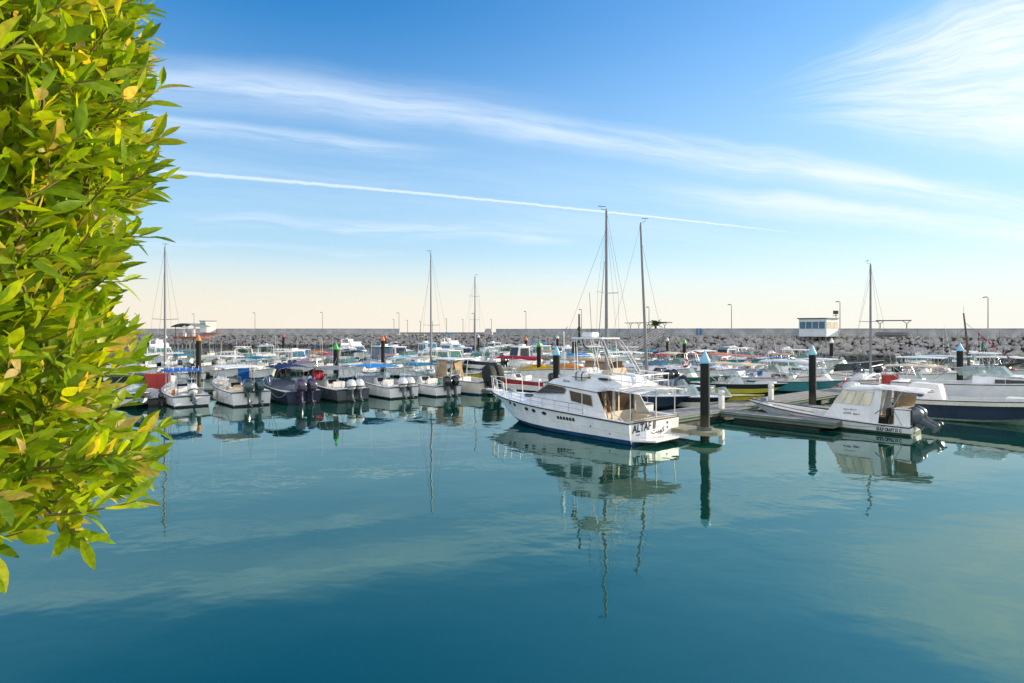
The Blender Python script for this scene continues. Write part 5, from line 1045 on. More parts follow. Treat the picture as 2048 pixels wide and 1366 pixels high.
# second left rows
S_ = [
 (open_boat, (305, 753), 220, 7.5, 2.7, 'white boat with long white bimini behind the bare left mast', dict(top='b', topm=C['white'], eng=0, topz=2.4, toplen=.5)),
 (open_boat, (372, 757), 40, 7.2, 2.6, 'white boat with two dark motors and teal bimini left of the orange pile', dict(top='b', topm=C['teal'], eng=2, engm=E_PUR, topz=2.5, toplen=.45, topc=.6)),
 (open_boat, (462, 756), 220, 7.2, 2.6, 'white boat with arched white T-top behind the white hard top', dict(top='t', topm=WHITE, eng=0, topz=2.4, toplen=.5)),
 (open_boat, (524, 757), 220, 7.0, 2.5, 'white boat with teal bimini beside the navy bimini', dict(top='b', topm=C['teal'], eng=0, topz=2.2, toplen=.5)),
 (open_boat, (455, 739), 40, 7.5, 2.7, 'white boat with cream canopy and white motor right of the orange pile', dict(top='b', topm=C['cream'], eng=1, engm=E_WHT, topz=2.3, toplen=.55)),
 (open_boat, (566, 741), 40, 7.0, 2.6, 'boat with flat cream roof on slanting posts', dict(top='t', topm=CREAM, eng=2, engm=E_BLK, topz=2.5, posts_=1)),
 (open_boat, (612, 746), 220, 6.5, 2.4, 'boat under mauve pink cover left of the green pile', dict(cover=C['mauve'], eng=0, z=1.0, zb=1.5)),
 (open_boat, (650, 747), 40, 7.0, 2.6, 'boat with red canopy and orange gear left of the green pile', dict(top='b', topm=C['red'], eng=1, engm=E_WHT, topz=2.3, hullm=CREAM)),
 (open_boat, (708, 748), 40, 7.5, 2.7, 'white boat with black bimini right of the green pile', dict(top='b', topm=C['black'], eng=1, engm=E_WHT, topz=2.6, toplen=.42, arch=.22)),
 (cruiser, (700, 757), 220, 6.8, 2.5, 'white sport boat with green windscreen behind the bright blue canopy', dict(arch=False, glassm=GDARK)),
 (open_boat, (800, 752), 220, 7.4, 2.6, 'white boat with teal windscreen and pale bimini behind the teal canopy', dict(top='b', topm=C['light blue'], eng=0, topz=2.1, arch=.05)),
 (pilothouse, (757, 733), 40, 7.5, 3.0, 'boat with big slate blue canvas box and white frame', dict(glassm=GBLUE, eng=1, engm=E_WHT, zt=2.9, x0=.2, x1=.55, rake=.2, canvas=1)),
 (pilothouse, (795, 727), 222, 8.5, 3.0, 'white pilothouse boat with roof netting behind the orange pile', dict(glassm=GDARK, eng=0, zt=2.6)),
 (cruiser, (480, 727), 40, 7.5, 2.8, 'small white cruiser with white hard top at far left', dict(topm=WHITE, hard=True, eng=2, arch=False)),
 (cruiser, (524, 724), 40, 8.0, 3.0, 'far white cruiser with pale blue hard top and radar', dict(topm=PALEB, hard=True, eng=0)),
 (open_boat, (560, 726), 40, 6.8, 2.5, 'far white open boat with white motor left of blue canvas', dict(top='t', topm=WHITE, eng=1, engm=E_WHT)),
 (open_boat, (602, 727), 40, 7.0, 2.6, 'far boat with bright blue side canvas', dict(top='t', topm=WHITE, eng=0, curtain=C['bright blue'])),
 (open_boat, (632, 725), 220, 8.5, 2.8, 'far boat with navy blue bimini and tall twin antennas', dict(top='b', topm=C['navy'], eng=0, ant=3, toplen=.55)),
 (open_boat, (672, 722), 40, 7.2, 2.6, 'far boat with crowded rod racks and white motor', dict(top='t', topm=WHITE, eng=1, engm=E_WHT, boxes=3)),
 (flybridge, (708, 722), 222, 10.5, 3.4, 'large white cruiser with blue tinted screens and radar, left of slate box', dict(glassm=GBLUE)),
 (cruiser, (805, 716), 222, 9.5, 3.2, 'white cruiser with short black canvas top', dict(topm=C['black'], arch=True, glassm=GDARK, stripe=PALEB)),
 (cruiser, (775, 718), 222, 7.5, 2.8, 'far white boat with teal blue canopy next to the black topped cruiser', dict(topm=C['teal'], arch=False)),
 (pilothouse, (857, 718), 222, 9.5, 3.2, 'white pilothouse boat with pale blue roof and blue glass', dict(roofm=PALEB, glassm=GBLUE, eng=0, zt=2.9, rake=.6)),
 (flybridge, (905, 715), 222, 9.5, 3.3, 'white flybridge boat with teal blue bimini at the top', dict(topm=C['teal'], glassm=GBLUE)),
 (pilothouse, (893, 738), 222, 9.0, 3.0, 'long white cabin boat with green tinted side windows', dict(glassm=GGREEN, eng=0, zt=2.5, x0=.2, x1=.72, nwin=4)),
 (cruiser, (950, 737), 58, 9.0, 3.0, 'cruiser with navy lower hull and two black motors', dict(hullm=WHITE, boot=BOOTB, stripe=NAVY, eng=2, engm=E_BLK, arch=True)),
 (cruiser, (1005, 722), 40, 8.5, 3.0, 'white cruiser with low cabin left of the pilothouse with dark window', dict(eng=2, engm=E_TEAL, arch=False, topm=C['white'], hard=False)),
 (pilothouse, (1033, 735), 130, 8.0, 2.8, 'white pilothouse boat with one big dark sliding window', dict(glassm=GDARK, eng=0, zt=2.9, x0=.30, x1=.55, nwin=1, roofm=WHITE)),
 (open_boat, (1000, 712), 40, 7.5, 2.7, 'far small white boat with cream top under the gap', dict(top='t', topm=CREAM, eng=2)),
 (pilothouse, (990, 705), 222, 8.5, 3.0, 'far low white boat with flat roof under the right parapet', dict(eng=0, zt=2.3, glassm=GDARK)),
 (open_boat, (300, 723), 222, 7.5, 2.7, 'far white boat with navy canopy beside the hedge', dict(top='b', topm=C['navy'], eng=0)),
 (flybridge, (322, 728), 222, 9.5, 3.2, 'far white flybridge boat with radar bar behind the left mast', dict(glassm=GGREEN)),
 (cruiser, (270, 733), 40, 8.0, 2.9, 'pale blue windowed cruiser at the hedge edge', dict(glassm=GBLUE, ws=GBLUE, eng=2)),
 (open_boat, (368, 730), 222, 7.5, 2.7, 'far boat with wide teal blue canopy in front of the kiosk', dict(top='b', topm=C['teal'], eng=0, toplen=.6)),
 (open_boat, (425, 722), 222, 6.5, 2.4, 'far low skiff moored right of the orange pile', dict(eng=1, con=True)),
 (open_boat, (860, 757), 222, 7.0, 2.5, 'white boat with pale green canopy left of the tan curtains', dict(top='b', topm=C['cream'], eng=0, hullm=WHITE, topz=2.3)),
 (open_boat, (742, 745), 222, 7.0, 2.5, 'white covered boat with white motor below the slate box', dict(cover=C['white'], eng=1, engm=E_WHT)),
 (cruiser, (820, 733), 222, 7.5, 2.7, 'white cruiser bow with dark hatch in the middle row', dict(arch=False, eng=0)),
 # middle, behind the yacht
 (open_boat, (1028, 778), 50, 8.0, 2.7, 'white boat with maroon stripe and two black motors just behind the yacht bow', dict(eng=2, engm=E_BLK, hullm=WHITE, stripe=REDH, z=.85, zb=1.4, rails=True, boxes=2)),
 (open_boat, (1052, 762), 222, 8.5, 2.8, 'boat under long crimson canopy left of the yacht pile', dict(top='b', topm=C['crimson'], eng=0, topz=2.3, toplen=.72, arch=.25, side=.0)),
 (open_boat, (1085, 766), 222, 6.5, 2.5, 'boat with bright yellow cover right of the crimson canopy', dict(cover=C['yellow'], eng=0, z=1.25, zb=1.6)),
 (open_boat, (1162, 752), 222, 8.0, 2.8, 'boat with bright teal blue canopy behind the yacht tower', dict(top='b', topm=C['bright blue'], eng=0, topz=2.4, toplen=.55)),
 (open_boat, (1195, 768), 222, 8.0, 3.0, 'boat with long tan canvas side screen behind the flybridge', dict(top='b', topm=C['tan'], eng=0, topz=2.3, toplen=.75, curtain=C['tan'])),
 (open_boat, (1142, 770), 222, 5.5, 2.2, 'small boat with orange and white tent cover beside the yacht roof', dict(cover=C['orange'], eng=0, z=1.5, zb=1.7)),
 (pilothouse, (1125, 728), 130, 8.5, 3.0, 'pale blue cabin boat behind the yacht pile', dict(hullm=PALEB, glassm=GBLUE, eng=0, zt=2.6)),
 (pilothouse, (1085, 725), 222, 8.0, 2.8, 'white pilothouse with green side glass right of the green pile', dict(glassm=GGREEN, eng=0, zt=2.7)),
 (open_boat, (1082, 703), 222, 9.5, 3.0, 'far boat with bright blue canopy below the orange pile', dict(top='b', topm=C['bright blue'], eng=0, toplen=.7, topz=2.2)),
 (cruiser, (1170, 727), 130, 9.0, 3.0, 'white cruiser with long row of rails under the far slope', dict(eng=0, topm=C['white'], hard=True)),
 (pilothouse, (1218, 732), 222, 8.5, 3.0, 'boat with teal topped wheelhouse between the two tall masts', dict(roofm=C['teal'], glassm=GGREEN, eng=0)),
 (open_boat, (1255, 743), 222, 9.0, 2.9, 'boat with long grey white canopy right of the first tall mast', dict(top='b', topm=C['white'], eng=0, toplen=.75, topz=2.5, arch=.05)),
 (open_boat, (1262, 718), 222, 8.0, 2.7, 'far white boat at the foot of the gangway', dict(top='t', topm=WHITE, eng=1)),
 # right middle
 (open_boat, Vector((10.9, 53.7, 0)), 40, 7.5, 2.6, 'white boat with two big black motors above the yacht awning', dict(eng=2, engm=E_BLK, z=.85, zb=1.4, es=1.2, tilt=22)),
 (cruiser, (1322, 763), 222, 8.0, 2.9, 'white sport cruiser with wraparound blue screen beside the leaning mast', dict(eng=0, arch=False, ws=GBLUE)),
 (cruiser, (1362, 758), 222, 8.0, 2.9, 'white cruiser with cream canopy and red lifebuoy', dict(eng=0, arch=False, topm=C['cream'], ws=GGREEN)),
 (open_boat, (1388, 777), 222, 6.8, 2.4, 'green hulled open boat left of the big black pile', dict(hullm=GREENH, eng=1, engm=E_BLK, z=.9, zb=1.3)),
 (open_boat, (1462, 756), 222, 10.0, 2.9, 'boat under long faded red canopy right of the big black pile', dict(top='b', topm=C['pink'], eng=0, topz=2.5, toplen=.8, arch=.10)),
 (open_boat, (1535, 758), 222, 8.5, 2.8, 'boat with long blue canopy and orange lifebuoy', dict(top='b', topm=C['blue'], eng=0, topz=2.4, toplen=.7, arch=.06)),
 (open_boat, (1478, 788), 222, 7.8, 2.5, 'yellow green boat with black stripe and long cream canopy', dict(hullm=YELLOW, stripe=BLACKH, top='b', topm=C['cream'], eng=0, topz=2.45, toplen=.62, topc=.42, arch=.10, z=.75, zb=1.1, topw=2.3)),
 (cruiser, (1552, 779), 222, 7.6, 2.7, 'white cruiser with large slanted windscreen behind the pedestal', dict(eng=0, arch=False, ws=GCLEAR, z=.95, zb=1.4)),
 (open_boat, (1592, 784), 222, 7.5, 2.5, 'teal hulled boat with white canopy left of the second black pile', dict(hullm=TEALH, top='b', topm=C['white'], eng=0, topz=2.55, toplen=.6, z=.8, zb=1.2, curtain=None)),
 (open_boat, (1655, 780), 222, 7.8, 2.6, 'white boat carrying red lifebuoys right of the second black pile', dict(eng=1, engm=E_BLK, z=.75, zb=1.1)),
 (runabout, (1440, 811), 222, 6.3, 2.2, 'yellow and green runabout directly right of the big black pile', dict(hullm=GREENH, stripe=YELLOW, deckm=YELLOW, eng=0, z=.6)),
 (runabout, (1378, 815), 222, 6.2, 2.2, 'white and black runabout with glossy windscreen by the yacht stern', dict(hullm=WHITE, stripe=BLACKH, eng=1, wscale=1.5, cover=None, z=.7)),
 (runabout, (1300, 815), 222, 6.0, 2.2, 'navy hulled runabout peeking out behind the yacht awning', dict(hullm=NAVY, eng=0, z=.75, zb=1.0)),
 (runabout, (1358, 798), 222, 6.0, 2.3, 'runabout under rumpled grey canvas left of the big black pile', dict(hullm=GREYH, cover=C['slate'], eng=0, z=.9, zb=1.15)),
 (cruiser, (1612, 741), 222, 9.0, 3.0, 'far white cruiser with long white hard top and ladder arch', dict(eng=0, topm=WHITE, hard=True)),
 (open_boat, (1560, 738), 130, 8.0, 2.8, 'far grey boat with low bimini left of the second black pile', dict(top='b', topm=C['grey'], eng=2, hullm=GREYH)),
 (pilothouse, (1450, 728), 130, 9.0, 3.0, 'far boat with teal blue deckhouse under the slope', dict(roofm=C['teal'], hullm=PALEB, eng=0, zt=2.4)),
 (open_boat, (1400, 733), 130, 8.0, 2.7, 'far white boat with flat white canopy right of the green pile', dict(top='b', topm=C['white'], eng=0, toplen=.6)),
 (open_boat, (1340, 738), 222, 8.0, 2.7, 'far boat with navy blue canopy and red gear', dict(top='b', topm=C['navy'], eng=0, hullm=WHITE, boot=BOOTR)),
 (cruiser, (1500, 735), 222, 9.0, 3.0, 'far white cruiser with teal stripe behind the faded red canopy', dict(eng=0, topm=C['white'], stripe=TEALH)),
 (open_boat, (1690, 742), 222, 9.0, 2.7, 'long low grey boat with upturned bow under the slope', dict(hullm=GREYH, eng=0, z=.7, zb=1.5)),
 # right
 (open_boat, (1850, 792), 222, 8.5, 2.7, 'white boat with wide cream bimini behind the white cabin boat', dict(top='b', topm=C['cream'], eng=2, engm=E_WHT, topz=2.35, toplen=.48, arch=.12, z=.8, zb=1.3)),
 (open_boat, (1900, 764), 222, 8.5, 2.8, 'white boat with pale blue flat T-top by the right pile', dict(top='t', topm=PALEB, eng=2, engm=E_BLK, topz=2.6, toplen=.5)),
 (open_boat, (1958, 768), 40, 7.5, 2.7, 'white boat with tall tubular arches right of the right pile', dict(top='t', topm=WHITE, eng=1, engm=E_WHT, topz=3.0, toplen=.28)),
 (open_boat, (1855, 765), 222, 8.0, 2.7, 'white boat with leaning antenna and white roof box', dict(top='t', topm=WHITE, eng=1, topz=2.5, toplen=.5, ant=2)),
 (open_boat, (2020, 757), 222, 8.0, 2.7, 'white boat with white canopy at the far right edge', dict(top='b', topm=C['white'], eng=0, toplen=.6)),
 (cruiser, (1925, 748), 130, 8.0, 2.8, 'far white cruiser with white hard top right of the right pile', dict(eng=0, topm=WHITE, hard=True, arch=False)),
 # fillers between the rows, each seen in the photograph only as a canopy, a screen or a rail
 (open_boat, (345, 741), 40, 7.0, 2.5, 'white boat with white T-top between the left mast and the orange pile', dict(top='t', topm=WHITE, eng=1, engm=E_BLK, topz=2.3)),
 (open_boat, (415, 748), 222, 6.8, 2.5, 'white open boat with cream bimini just right of the orange pile', dict(top='b', topm=C['cream'], eng=0, topz=2.1)),
 (cruiser, (498, 742), 222, 7.5, 2.7, 'white cruiser with green screen behind the navy bimini', dict(eng=0, arch=True)),
 (open_boat, (540, 748), 40, 7.0, 2.5, 'black hulled boat with two black motors beside the cream roofed boat', dict(hullm=BLACKH, eng=2, engm=E_BLK, ant=2)),
 (pilothouse, (592, 737), 222, 7.5, 2.7, 'small white pilothouse left of the mauve cover', dict(eng=0, zt=2.4, glassm=GBLUE)),
 (open_boat, (638, 736), 222, 7.0, 2.5, 'white boat with orange canvas roof behind the red canopy', dict(top='b', topm=C['orange'], eng=0, topz=2.2, toplen=.3)),
 (cruiser, (684, 736), 40, 7.8, 2.8, 'white cruiser with two black motors right behind the green pile', dict(eng=2, engm=E_BLK, arch=True, topm=C['white'])),
 (open_boat, (733, 755), 40, 6.5, 2.4, 'pale blue hulled boat with black motor behind the front blue canopy', dict(hullm=PALEB, eng=1, engm=E_BLK)),
 (open_boat, (778, 742), 222, 7.0, 2.6, 'cream hulled boat with pink bimini below the orange pile', dict(hullm=CREAM, top='b', topm=C['pink'], eng=0, topz=2.0, toplen=.3)),
 (cruiser, (842, 742), 40, 7.5, 2.7, 'white cruiser with green glass and arch left of the thin mast', dict(eng=1, engm=E_WHT, arch=True, ws=GGREEN)),
 (open_boat, (885, 727), 40, 7.5, 2.7, 'far white boat with white T-top below the teal flybridge top', dict(top='t', topm=WHITE, eng=2, engm=E_BLK)),
 (pilothouse, (928, 725), 222, 8.0, 2.8, 'far white cabin boat with blue roof left of the far sailing boat', dict(roofm=PALEB, eng=0, zt=2.4, glassm=GDARK)),
 (open_boat, (972, 722), 40, 7.5, 2.6, 'far white boat with light blue bimini right of the far sailing boat', dict(top='b', topm=C['light blue'], eng=1)),
 (open_boat, (1062, 724), 40, 7.5, 2.6, 'far white boat with white bimini left of the middle green pile', dict(top='b', topm=C['white'], eng=1, engm=E_BLK)),
 (cruiser, (1112, 748), 222, 7.5, 2.7, 'white cruiser with tan bimini behind the yacht pile', dict(topm=C['tan'], eng=0, arch=False)),
 (open_boat, (1150, 735), 40, 7.5, 2.6, 'white boat with grey bimini and tall rods behind the yacht light pole', dict(top='b', topm=C['grey'], eng=2, engm=E_BLK, ant=2)),
 (cruiser, (1240, 757), 222, 7.8, 2.8, 'white cruiser with clear slanted screen behind the tallest mast', dict(eng=0, arch=True, ws=GCLEAR)),
 (open_boat, (1292, 733), 40, 7.5, 2.6, 'white boat with teal bimini below the gangway', dict(top='b', topm=C['teal'], eng=1)),
 (open_boat, (1318, 748), 40, 7.5, 2.6, 'white boat with red bimini beside the leaning mast', dict(top='b', topm=C['red'], eng=2, topz=2.2, toplen=.3)),
 (cruiser, (1418, 764), 222, 7.6, 2.7, 'white cruiser with blue screen hidden behind the big black pile', dict(eng=0, arch=True, ws=GBLUE)),
 (open_boat, (1432, 743), 40, 7.6, 2.7, 'far boat with orange bimini and white motor behind the red canopy', dict(top='b', topm=C['orange'], eng=1, engm=E_WHT, toplen=.3)),
 (runabout, (1520, 772), 222, 6.5, 2.4, 'white runabout with blue canvas cover behind the yellow green boat', dict(cover=C['blue'], eng=0)),
 (cruiser, (1585, 764), 222, 7.8, 2.7, 'white cruiser with tan bimini behind the teal hull', dict(topm=C['tan'], eng=0, arch=True)),
 (open_boat, (1632, 760), 40, 7.5, 2.6, 'white boat with white T-top and two black motors right of the second pile', dict(top='t', topm=WHITE, eng=2, engm=E_BLK)),
 (open_boat, (1800, 757), 222, 7.8, 2.6, 'white open boat with black outboard below the flat shelter', dict(eng=1, engm=E_BLK, ant=2)),
 (cruiser, (1830, 748), 130, 8.0, 2.8, 'far white cruiser with grey bimini left of the right pile', dict(topm=C['grey'], eng=0, arch=False)),
 (open_boat, (1985, 752), 40, 7.8, 2.7, 'far white boat with green bimini near the far right edge', dict(top='b', topm=C['green'], eng=1, engm=E_BLK, toplen=.3)),
]
for fn, pp, hd, L_, B_, lab, kw in S_:
    kw = dict(kw); kw.pop('posts_', None); kw.pop('side', None); cv = kw.pop('canvas', None)
    r = fn(pp if isinstance(pp, Vector) else row(*pp), hd+rnd.uniform(-3, 3), L_, B_, lab, **kw)
    if cv:
        for c_ in r.children:
            if c_.name.startswith('cabin'): c_.data.materials[0] = C['slate']
# big boats at the right edge
r = open_boat(Vector((*yp(-7.6, 18.6), 0)), 222, 10.5, 3.0, 'long navy hulled boat with white gunwale and pale green bottom', NAVY, BOOTP, None, None, 2, E_WHT, z=1.05, zb=1.45, con=False, rails=False, ant=0, deckm=DECK)
house(r, [(2.9, .3, .75), (4.9, .3, .62), (4.45, 1.95, .5), (3.15, 2.0, .55), (2.9, 1.6, .7)], name='console'); mb = MB(); mb.lathe([(.2, 0), (.2, .03)], (0, 0, 0), 12); o = mb.build('console_hatch', BLACKP, r); o.rotation_euler = (R(-90), 0, 0); o.location = (3.6, -.735, 1.4)
mb = MB(); mb.tube([(8.8, -.7, 1.3), (8.75, -.7, 2.75)], .04, 6); mb.build('flag_pole', ALU, r)
mb = MB(); S2 = hull_pts(10.5, 3.0, 1.05, 1.45)
for sg in (1, -1): mb.loft([[(q['x'], sg*(q['b']+.012), q['z']-.02), (q['x'], sg*(q['b']*.985+.02), q['z']-.26)] for q in S2[:-1]], False, False)
mb.build('gunwale_band', CREAM, r)
cruiser(at(1998, 824), 222, 11.0, 3.5, 'white cruiser with black slit window and clear windscreen at the right edge', WHITE, BOOTB, 1.65, 2.15, False, None, 0, E_BLK, GDARK, GCLEAR)
r = runabout(at(1922, 815), 222, 3.6, 1.4, 'dark green tender floating beside the white cruiser', GREENH, BOOTK, None, eng=0, z=.45, zb=.6, name='tender', deckm=BLACKH)
# sailing boats
sailboat((5.7, 36.2), 42, 8.0, 2.7, 'white sailing boat with the tallest mast behind the yacht', 12.3, mx=.34, spread=(.22, .55), sail=None, mr=.10)
sailboat((9.6, 42.6), 222, 6.8, 2.4, 'white sailing boat with the leaning mast right of the tallest one', 12.7, mx=.66, lean=.045, spread=(), sail=None, mr=.10)
sailboat((-29.2, 50.5), 40, 8.5, 2.7, 'white sailing boat with bare mast beside the hedge and one spreader', 12.1, mx=.5, spread=(.44,), sail=C['white'], mr=.095)
sailboat(atd(862, 60), 40, 8.0, 2.6, 'sailing boat with thin mast behind the left canopies', 12.8, mx=.55, spread=(.38,), sail=C['teal'], mr=.095)
sailboat(atd(950, 96), 222, 8.5, 2.8, 'far sailing boat with blue sail cover under the parapet gap', 13.8, mx=.5, spread=(.45, .75), sail=C['blue'], mr=.11)
sailboat(atd(1741, 53), 130, 9.0, 2.7, 'long white sailing boat with single mast at the right', 10.9, hullm=WHITE, stripe=PALEB, mx=.42, spread=(.48,), sail=None, mr=.10)
# wooden dhow with a raked mast
def dhow():
    L_, B_ = 9.0, 2.8; r = place('dhow', 'brown wooden dhow with a raked dark mast and red pennants line', 'boat', atd(1934, 64), 222, L_); S = hull_pts(L_, B_, .9, 1.9, oh=.24); build_hull(r, S, BROWNW, BOOTK); build_deck(r, S, L_, .2, .7, .4, m=BROWNW)
    mb = MB(); mb.tube([(4.7, 0, .4), (4.5, 0, 4.0), (4.2, 0, 7.0)], .14, 8, r2=.07); mb.build('mast', BROWNW, r)
    mb = MB(); 
    for p0, p1 in (((4.3, 0, 6.0), (8.6, 0, 1.8)), ((4.3, 0, 6.0), (4.6, 1.35, .95)), ((4.3, 0, 6.0), (4.6, -1.35, .95)), ((4.35, 0, 5.4), (.3, 0, 1.0))): mb.tube([p0, p1], .018, 4)
    mb.build('rigging', WIRE, r); mb = MB()
    for i in range(9): f = .25+.07*i; x, z = 4.3+4.3*f, 6.0-4.2*f; mb.add([(x, 0, z), (x+.28, 0, z-.27), (x+.1, .02, z-.42)], [(0, 1, 2)])
    mb.build('pennant_line', C['red'], r); mb = MB(); mb.tube([(4.2, 0, 7.0), (4.2, 0, 7.7)], .012, 4); mb.build('flag_staff', WIRE, r)
dhow()
p = atd(1957, 58); r = thing('flag', (p.x, p.y, 1.0), R(30), 'ragged green flag on a thin staff right of the right pile', 'flag'); mb = MB(); mb.tube([(0, 0, 0), (.55, 0, 3.1)], .018, 5); mb.build('staff', STEEL, r)
mb = MB(); mb.sheet([[(.50+.12*i, .05*math.sin(i*1.4), 3.05-.22*i*.3-.62*j/3-.03*math.sin(j+i)) for j in range(4)] for i in range(6)], .006); mb.build('cloth', C['green'], r)
# lifebuoys
def lifebuoy(px, py, d, m, label, rz=0):
    p = atd(px, d, EYE+(HORIZON-py)*d/FPX); r = thing('lifebuoy', p, R(rz), label, 'lifebuoy', 'lifebuoys'); mb = MB(); n = 20
    secs = [[((.30+.085*math.cos(b))*math.cos(a), .085*math.sin(b), (.30+.085*math.cos(b))*math.sin(a)) for b in [k*math.pi/4 for k in range(8)]] for a in [i*2*math.pi/n for i in range(n+1)]]
    mb.loft(secs, True, False, 0, True); mb.build('ring', m, r); mb = MB()
    for a in (45, 135, 225, 315):
        c, s = math.cos(R(a)), math.sin(R(a)); mb.loft([[((.30+.092*math.cos(b))*c-w_*s, .092*math.sin(b), (.30+.092*math.cos(b))*s+w_*c) for b in [k*math.pi/4 for k in range(8)]] for w_ in (-.05, .05)], True, False, 0, True)
    mb.build('band', PLAST, r)
RL = mat('red lifebuoy foam', (.50, .03, .03), .5); OL = mat('orange lifebuoy foam', (.60, .24, .05), .5)
lifebuoy(1372, 726, 57, RL, 'red lifebuoy hanging under the cream canopy left of the big pile'); lifebuoy(1449, 723, 62, RL, 'dull red lifebuoy under the faded red canopy'); lifebuoy(1497, 727, 60, OL, 'orange lifebuoy between the faded red and blue canopies', 15); lifebuoy(1690, 764, 49, RL, 'red lifebuoy on a post left of the red cabinet', 50); lifebuoy(1668, 770, 49, RL, 'red lifebuoy lying flat on the white boat'); 
o = [x for x in bpy.data.objects if x.name.startswith('lifebuoy') and x.get('label', '').startswith('red lifebuoy lying')][0]; o.rotation_euler = (R(88), 0, 0)
# fenders and mooring ropes along the front row and the pontoon ends
FEN = mat('white fender vinyl', (.66, .66, .62), .5, var=.2, vs=5); ROPE = mat('worn mooring rope', (.32, .28, .2), .9)
def fender(p, z, label, m=FEN, h=.6):
    r = thing('fender', (p[0], p[1], z), 0, label, 'fender', 'fenders hung on hulls'); mb = MB(); mb.lathe([(.03, 0), (.10, .05), (.12, .14), (.12, h-.14), (.10, h-.05), (.03, h)], n=10); mb.build('body', m, r); mb = MB(); mb.tube([(0, 0, h), (0, 0, h+.3)], .012, 4); mb.build('lanyard', ROPE, r)
def stern(px, py, L_, hd=40): a = R(hd); c = at(px, py); return c+Vector((math.sin(a), -math.cos(a), 0))*L_/2, Vector((-math.sin(a), math.cos(a), 0)), Vector((-math.cos(a), -math.sin(a), 0))
for px, py, L_, B_, x, lab in ((468, 801, 8.4, 2.8, 3.2, 'white fender on the port side of the white hard top boat'), (757, 788, 8.2, 2.8, 3.4, 'white fender on the side of the boat with flat bright blue canopy'), (845, 785, 7.6, 2.7, 2.2, 'white fender on the side of the teal canopied boat')):
    s, ax, pt = stern(px, py, L_); q = s+ax*x+pt*(B_/2+.14); fender(q, .28, lab)
def rope(a, b, label, sag=.25):
    a, b = Vector(a), Vector(b); mb = MB(); mb.tube([a.lerp(b, i/8)-Vector((0, 0, sag*4*(i/8)*(1-i/8))) for i in range(9)], .018, 5); o = mb.build('mooring_rope', ROPE); tag(o, label, 'rope', 'mooring ropes')
rope((*yp(.1, 1.9), 1.05), (*yp(1.7, 4.2), .52), 'rope from the yacht stern corner to the main pontoon', .15)
s, ax, pt = stern(468, 801, 8.4); s2, _, pt2 = stern(567, 797, 8.2); rope(s-pt*1.2+Vector((0, 0, .95)), s2+pt2*1.2+Vector((0, 0, .85)), 'slack rope between the white hard top boat and the navy boat', .4)
s, ax, pt = stern(362, 805, 6.6); s2, _, pt2 = stern(468, 801, 8.4); rope(s-pt*1.1+Vector((0, 0, .75)), s2+pt2*1.25+Vector((0, 0, .95)), 'slack rope between the blue topped boat and the white hard top boat', .4)
# ------------------------------------------------------------------ clipped hedge at the left
def leaf_mat():
    m = bpy.data.materials.new('hedge leaf'); m.use_nodes = True; t = m.node_tree; k = NT(t); p = t.nodes['Principled BSDF']; out = t.nodes['Material Output']
    g = t.nodes.new('ShaderNodeNewGeometry'); rn = g.outputs['Random Per Island']; tc = t.nodes.new('ShaderNodeTexCoord')
    cr = t.nodes.new('ShaderNodeValToRGB'); e = cr.color_ramp; e.elements[0].position = 0; e.elements[0].color = (.10, .18, .008, 1); e.elements[1].position = 1; e.elements[1].color = (.52, .40, .20, 1)
    for pos, c in ((.30, (.16, .27, .008)), (.55, (.25, .36, .010)), (.78, (.35, .42, .012)), (.90, (.44, .41, .02)), (.96, (.50, .38, .06))): q = e.elements.new(pos); q.color = c+(1,)
    t.links.new(rn, cr.inputs[0]); sp = k.rng(k.noise(tc.outputs['Object'], 60, 3), .3, .7, .8, 1.15)
    c = k.mix(1.0, cr.outputs[0], k.xyz(sp, sp, sp), 'MULTIPLY'); t.links.new(c, p.inputs['Base Color']); p.inputs['Roughness'].default_value = .42; p.inputs['Specular IOR Level'].default_value = .4
    tr = t.nodes.new('ShaderNodeBsdfTranslucent'); t.links.new(k.mix(1.0, c, (2.1, 1.85, .6), 'MULTIPLY'), tr.inputs['Color'])
    mx = t.nodes.new('ShaderNodeMixShader'); mx.inputs[0].default_value = .5; t.links.new(p.outputs[0], mx.inputs[1]); t.links.new(tr.outputs[0], mx.inputs[2]); t.links.new(mx.outputs[0], out.inputs['Surface'])
    return m
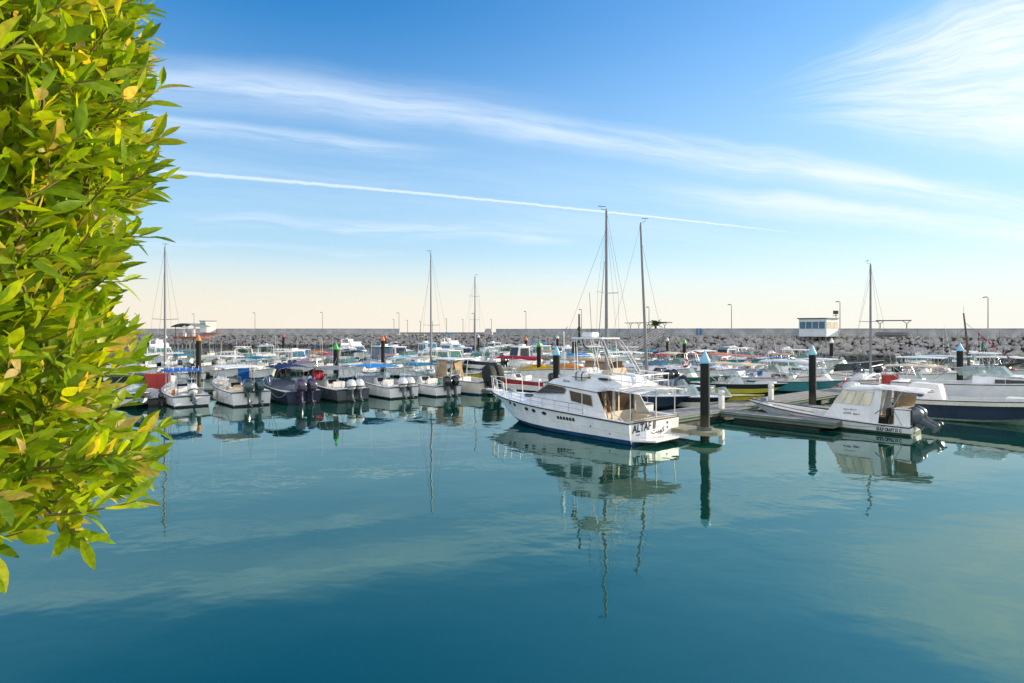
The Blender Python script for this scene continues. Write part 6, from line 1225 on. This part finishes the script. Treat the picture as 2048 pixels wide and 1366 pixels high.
def hedge():
    g = random.Random(21); Y0 = 1.42
    tips = [(-80, 278), (0, 288), (60, 284), (150, 298), (240, 318), (340, 318), (440, 282), (560, 250), (640, 205), (720, 225), (770, 268), (850, 230), (900, 215), (985, 290), (1040, 275), (1090, 225), (1125, 140)]
    def edge(py):
        for (a, b), (c, d) in zip(tips, tips[1:]):
            if a <= py <= c: return b+(d-b)*(py-a)/(c-a)
        return tips[0][1] if py < tips[0][0] else tips[-1][1]
    zof = lambda py: EYE+(HORIZON-py)*Y0/FPX
    r = thing('hedge', (-1.75, 1.75, 3.4), 0, 'clipped sunlit hedge of yellow green lance shaped leaves filling the left edge', 'hedge')
    off = Vector((-1.75, 1.75, 3.4)); fo = MB(); tw = MB()
    def leaf(p, d, side, ln, wd):
        d = d.normalized(); s = d.cross(side).normalized(); n = s.cross(d); cv = g.uniform(-.22, .30); fold = g.uniform(.05, .5); rows = []
        for i, (f, w_) in enumerate(((0, .10), (.2, .62), (.42, .98), (.64, .92), (.84, .50), (1, .03))):
            c = p+d*ln*f-n*cv*ln*f*f; e = s*wd/2*w_; u = n*fold*wd/2*w_
            rows.append([c+e+u, c, c-e+u])
        fo.loft([[q-off for q in rw] for rw in rows], False, False, 0, True)
    def shoot(p, d, L_, n, ls):
        pts = [p]; q = p.copy(); dd = d.normalized(); st = L_/n; ga = g.uniform(0, 6.28)
        for i in range(n):
            dd = (dd+Vector((g.gauss(0, .06), g.gauss(0, .06), .035))).normalized(); q = q+dd*st; pts.append(q.copy())
            a = Vector((0, 0, 1)).cross(dd).normalized(); b = dd.cross(a); ga += 2.4
            rad = a*math.cos(ga)+b*math.sin(ga); f = i/n; op = .95-.42*f
            ld = dd*math.cos(op)+rad*math.sin(op)+Vector((.08, 0, .10))
            ln = ls*g.uniform(.75, 1.15)*(1.0 if f < .85 else .75); up = Vector((g.gauss(.55, .4), g.gauss(-.42, .4), .75)); leaf(q, ld, up if abs(ld.normalized().dot(up.normalized())) < .95 else Vector((1, 0, 0)), ln, ln*g.uniform(.25, .37))
        tw.tube([x-off for x in pts], .0036, 4, r2=.0016)
    made = 0
    for py in range(-160, 1100, 1):
        e = edge(min(1120, max(-80, py))); cnt = 1 if g.random() < NSH % 1 else 0; cnt += int(NSH)
        for _ in range(cnt):
            y = g.uniform(1.16, 1.95); xe = (e-1024)/FPX*Y0-1.1*max(0, Y0-y)**2-.55*max(0, y-Y0)**1.3
            depth = abs(g.gauss(0, .22)) if g.random() < .72 else g.uniform(0, .75)
            out_ = g.random() < .05
            x = xe-.165-depth+(.05 if out_ else 0)
            if out_: y = g.uniform(1.3, 1.6)
            if x < -1.95: continue
            z = zof(py)+g.gauss(0, .01); zb_ = zof(1060+30*math.sin(x*9+y*5)-max(0, (x+.98))*160)
            if z < zb_+.02: continue
            low = max(0, 1-(z-zb_)/.25)
            d = Vector((.75+.2*g.gauss(0, 1), -.42+.45*g.gauss(0, 1)+(.5 if y > 1.6 else 0), .48+.30*g.gauss(0, 1)-.9*low))
            shoot(Vector((x-.02, y, z)), d, g.uniform(.12, .19), g.randint(7, 10), .086)
            made += 1
    # woody stems and branches inside
    st = MB()
    for i in range(70):
        x0, y0 = -1.75+g.uniform(-.15, .15), 1.7+g.uniform(-.12, .12); py = g.uniform(-100, 1050); z = zof(py); xe = (edge(py)-1024)/FPX*Y0-.30-g.uniform(0, .15); y1 = g.uniform(1.3, 1.85); zs = max(4.75, min(z-.25, z-.2-g.uniform(0, .5)))
        a = Vector((x0, y0, zs)); b = Vector((xe, y1, z)); c = a.lerp(b, .5)+Vector((g.gauss(0, .04), g.gauss(0, .04), -.03)); st.tube([q-off for q in (a, a.lerp(c, .5)+Vector((0, 0, .02)), c, c.lerp(b, .5)+Vector((g.gauss(0, .02), 0, .02)), b)], .014, 5, r2=.004)
    st.build('branch', mat('hedge bark', (.15, .085, .045), .85, var=.4, vs=25), r)
    st = MB()
    for dx, dy in ((0, 0), (.10, -.06), (-.12, .05)): st.tube([(dx*.6, dy*.6-.05, 0), (dx*1.3, dy, .9), (dx*.9, dy*1.4-.05, 1.7), (dx*1.4, dy-.05, 2.5)], .035, 7, r2=.014)
    st.build('trunk', MATS['hedge bark'], r)
    fo.build('foliage', leaf_mat(), r); tw.build('twig', mat('hedge twig', (.20, .16, .05), .7, var=.3, vs=30), r); print('shoots', made)
NSH = .85
hedge()
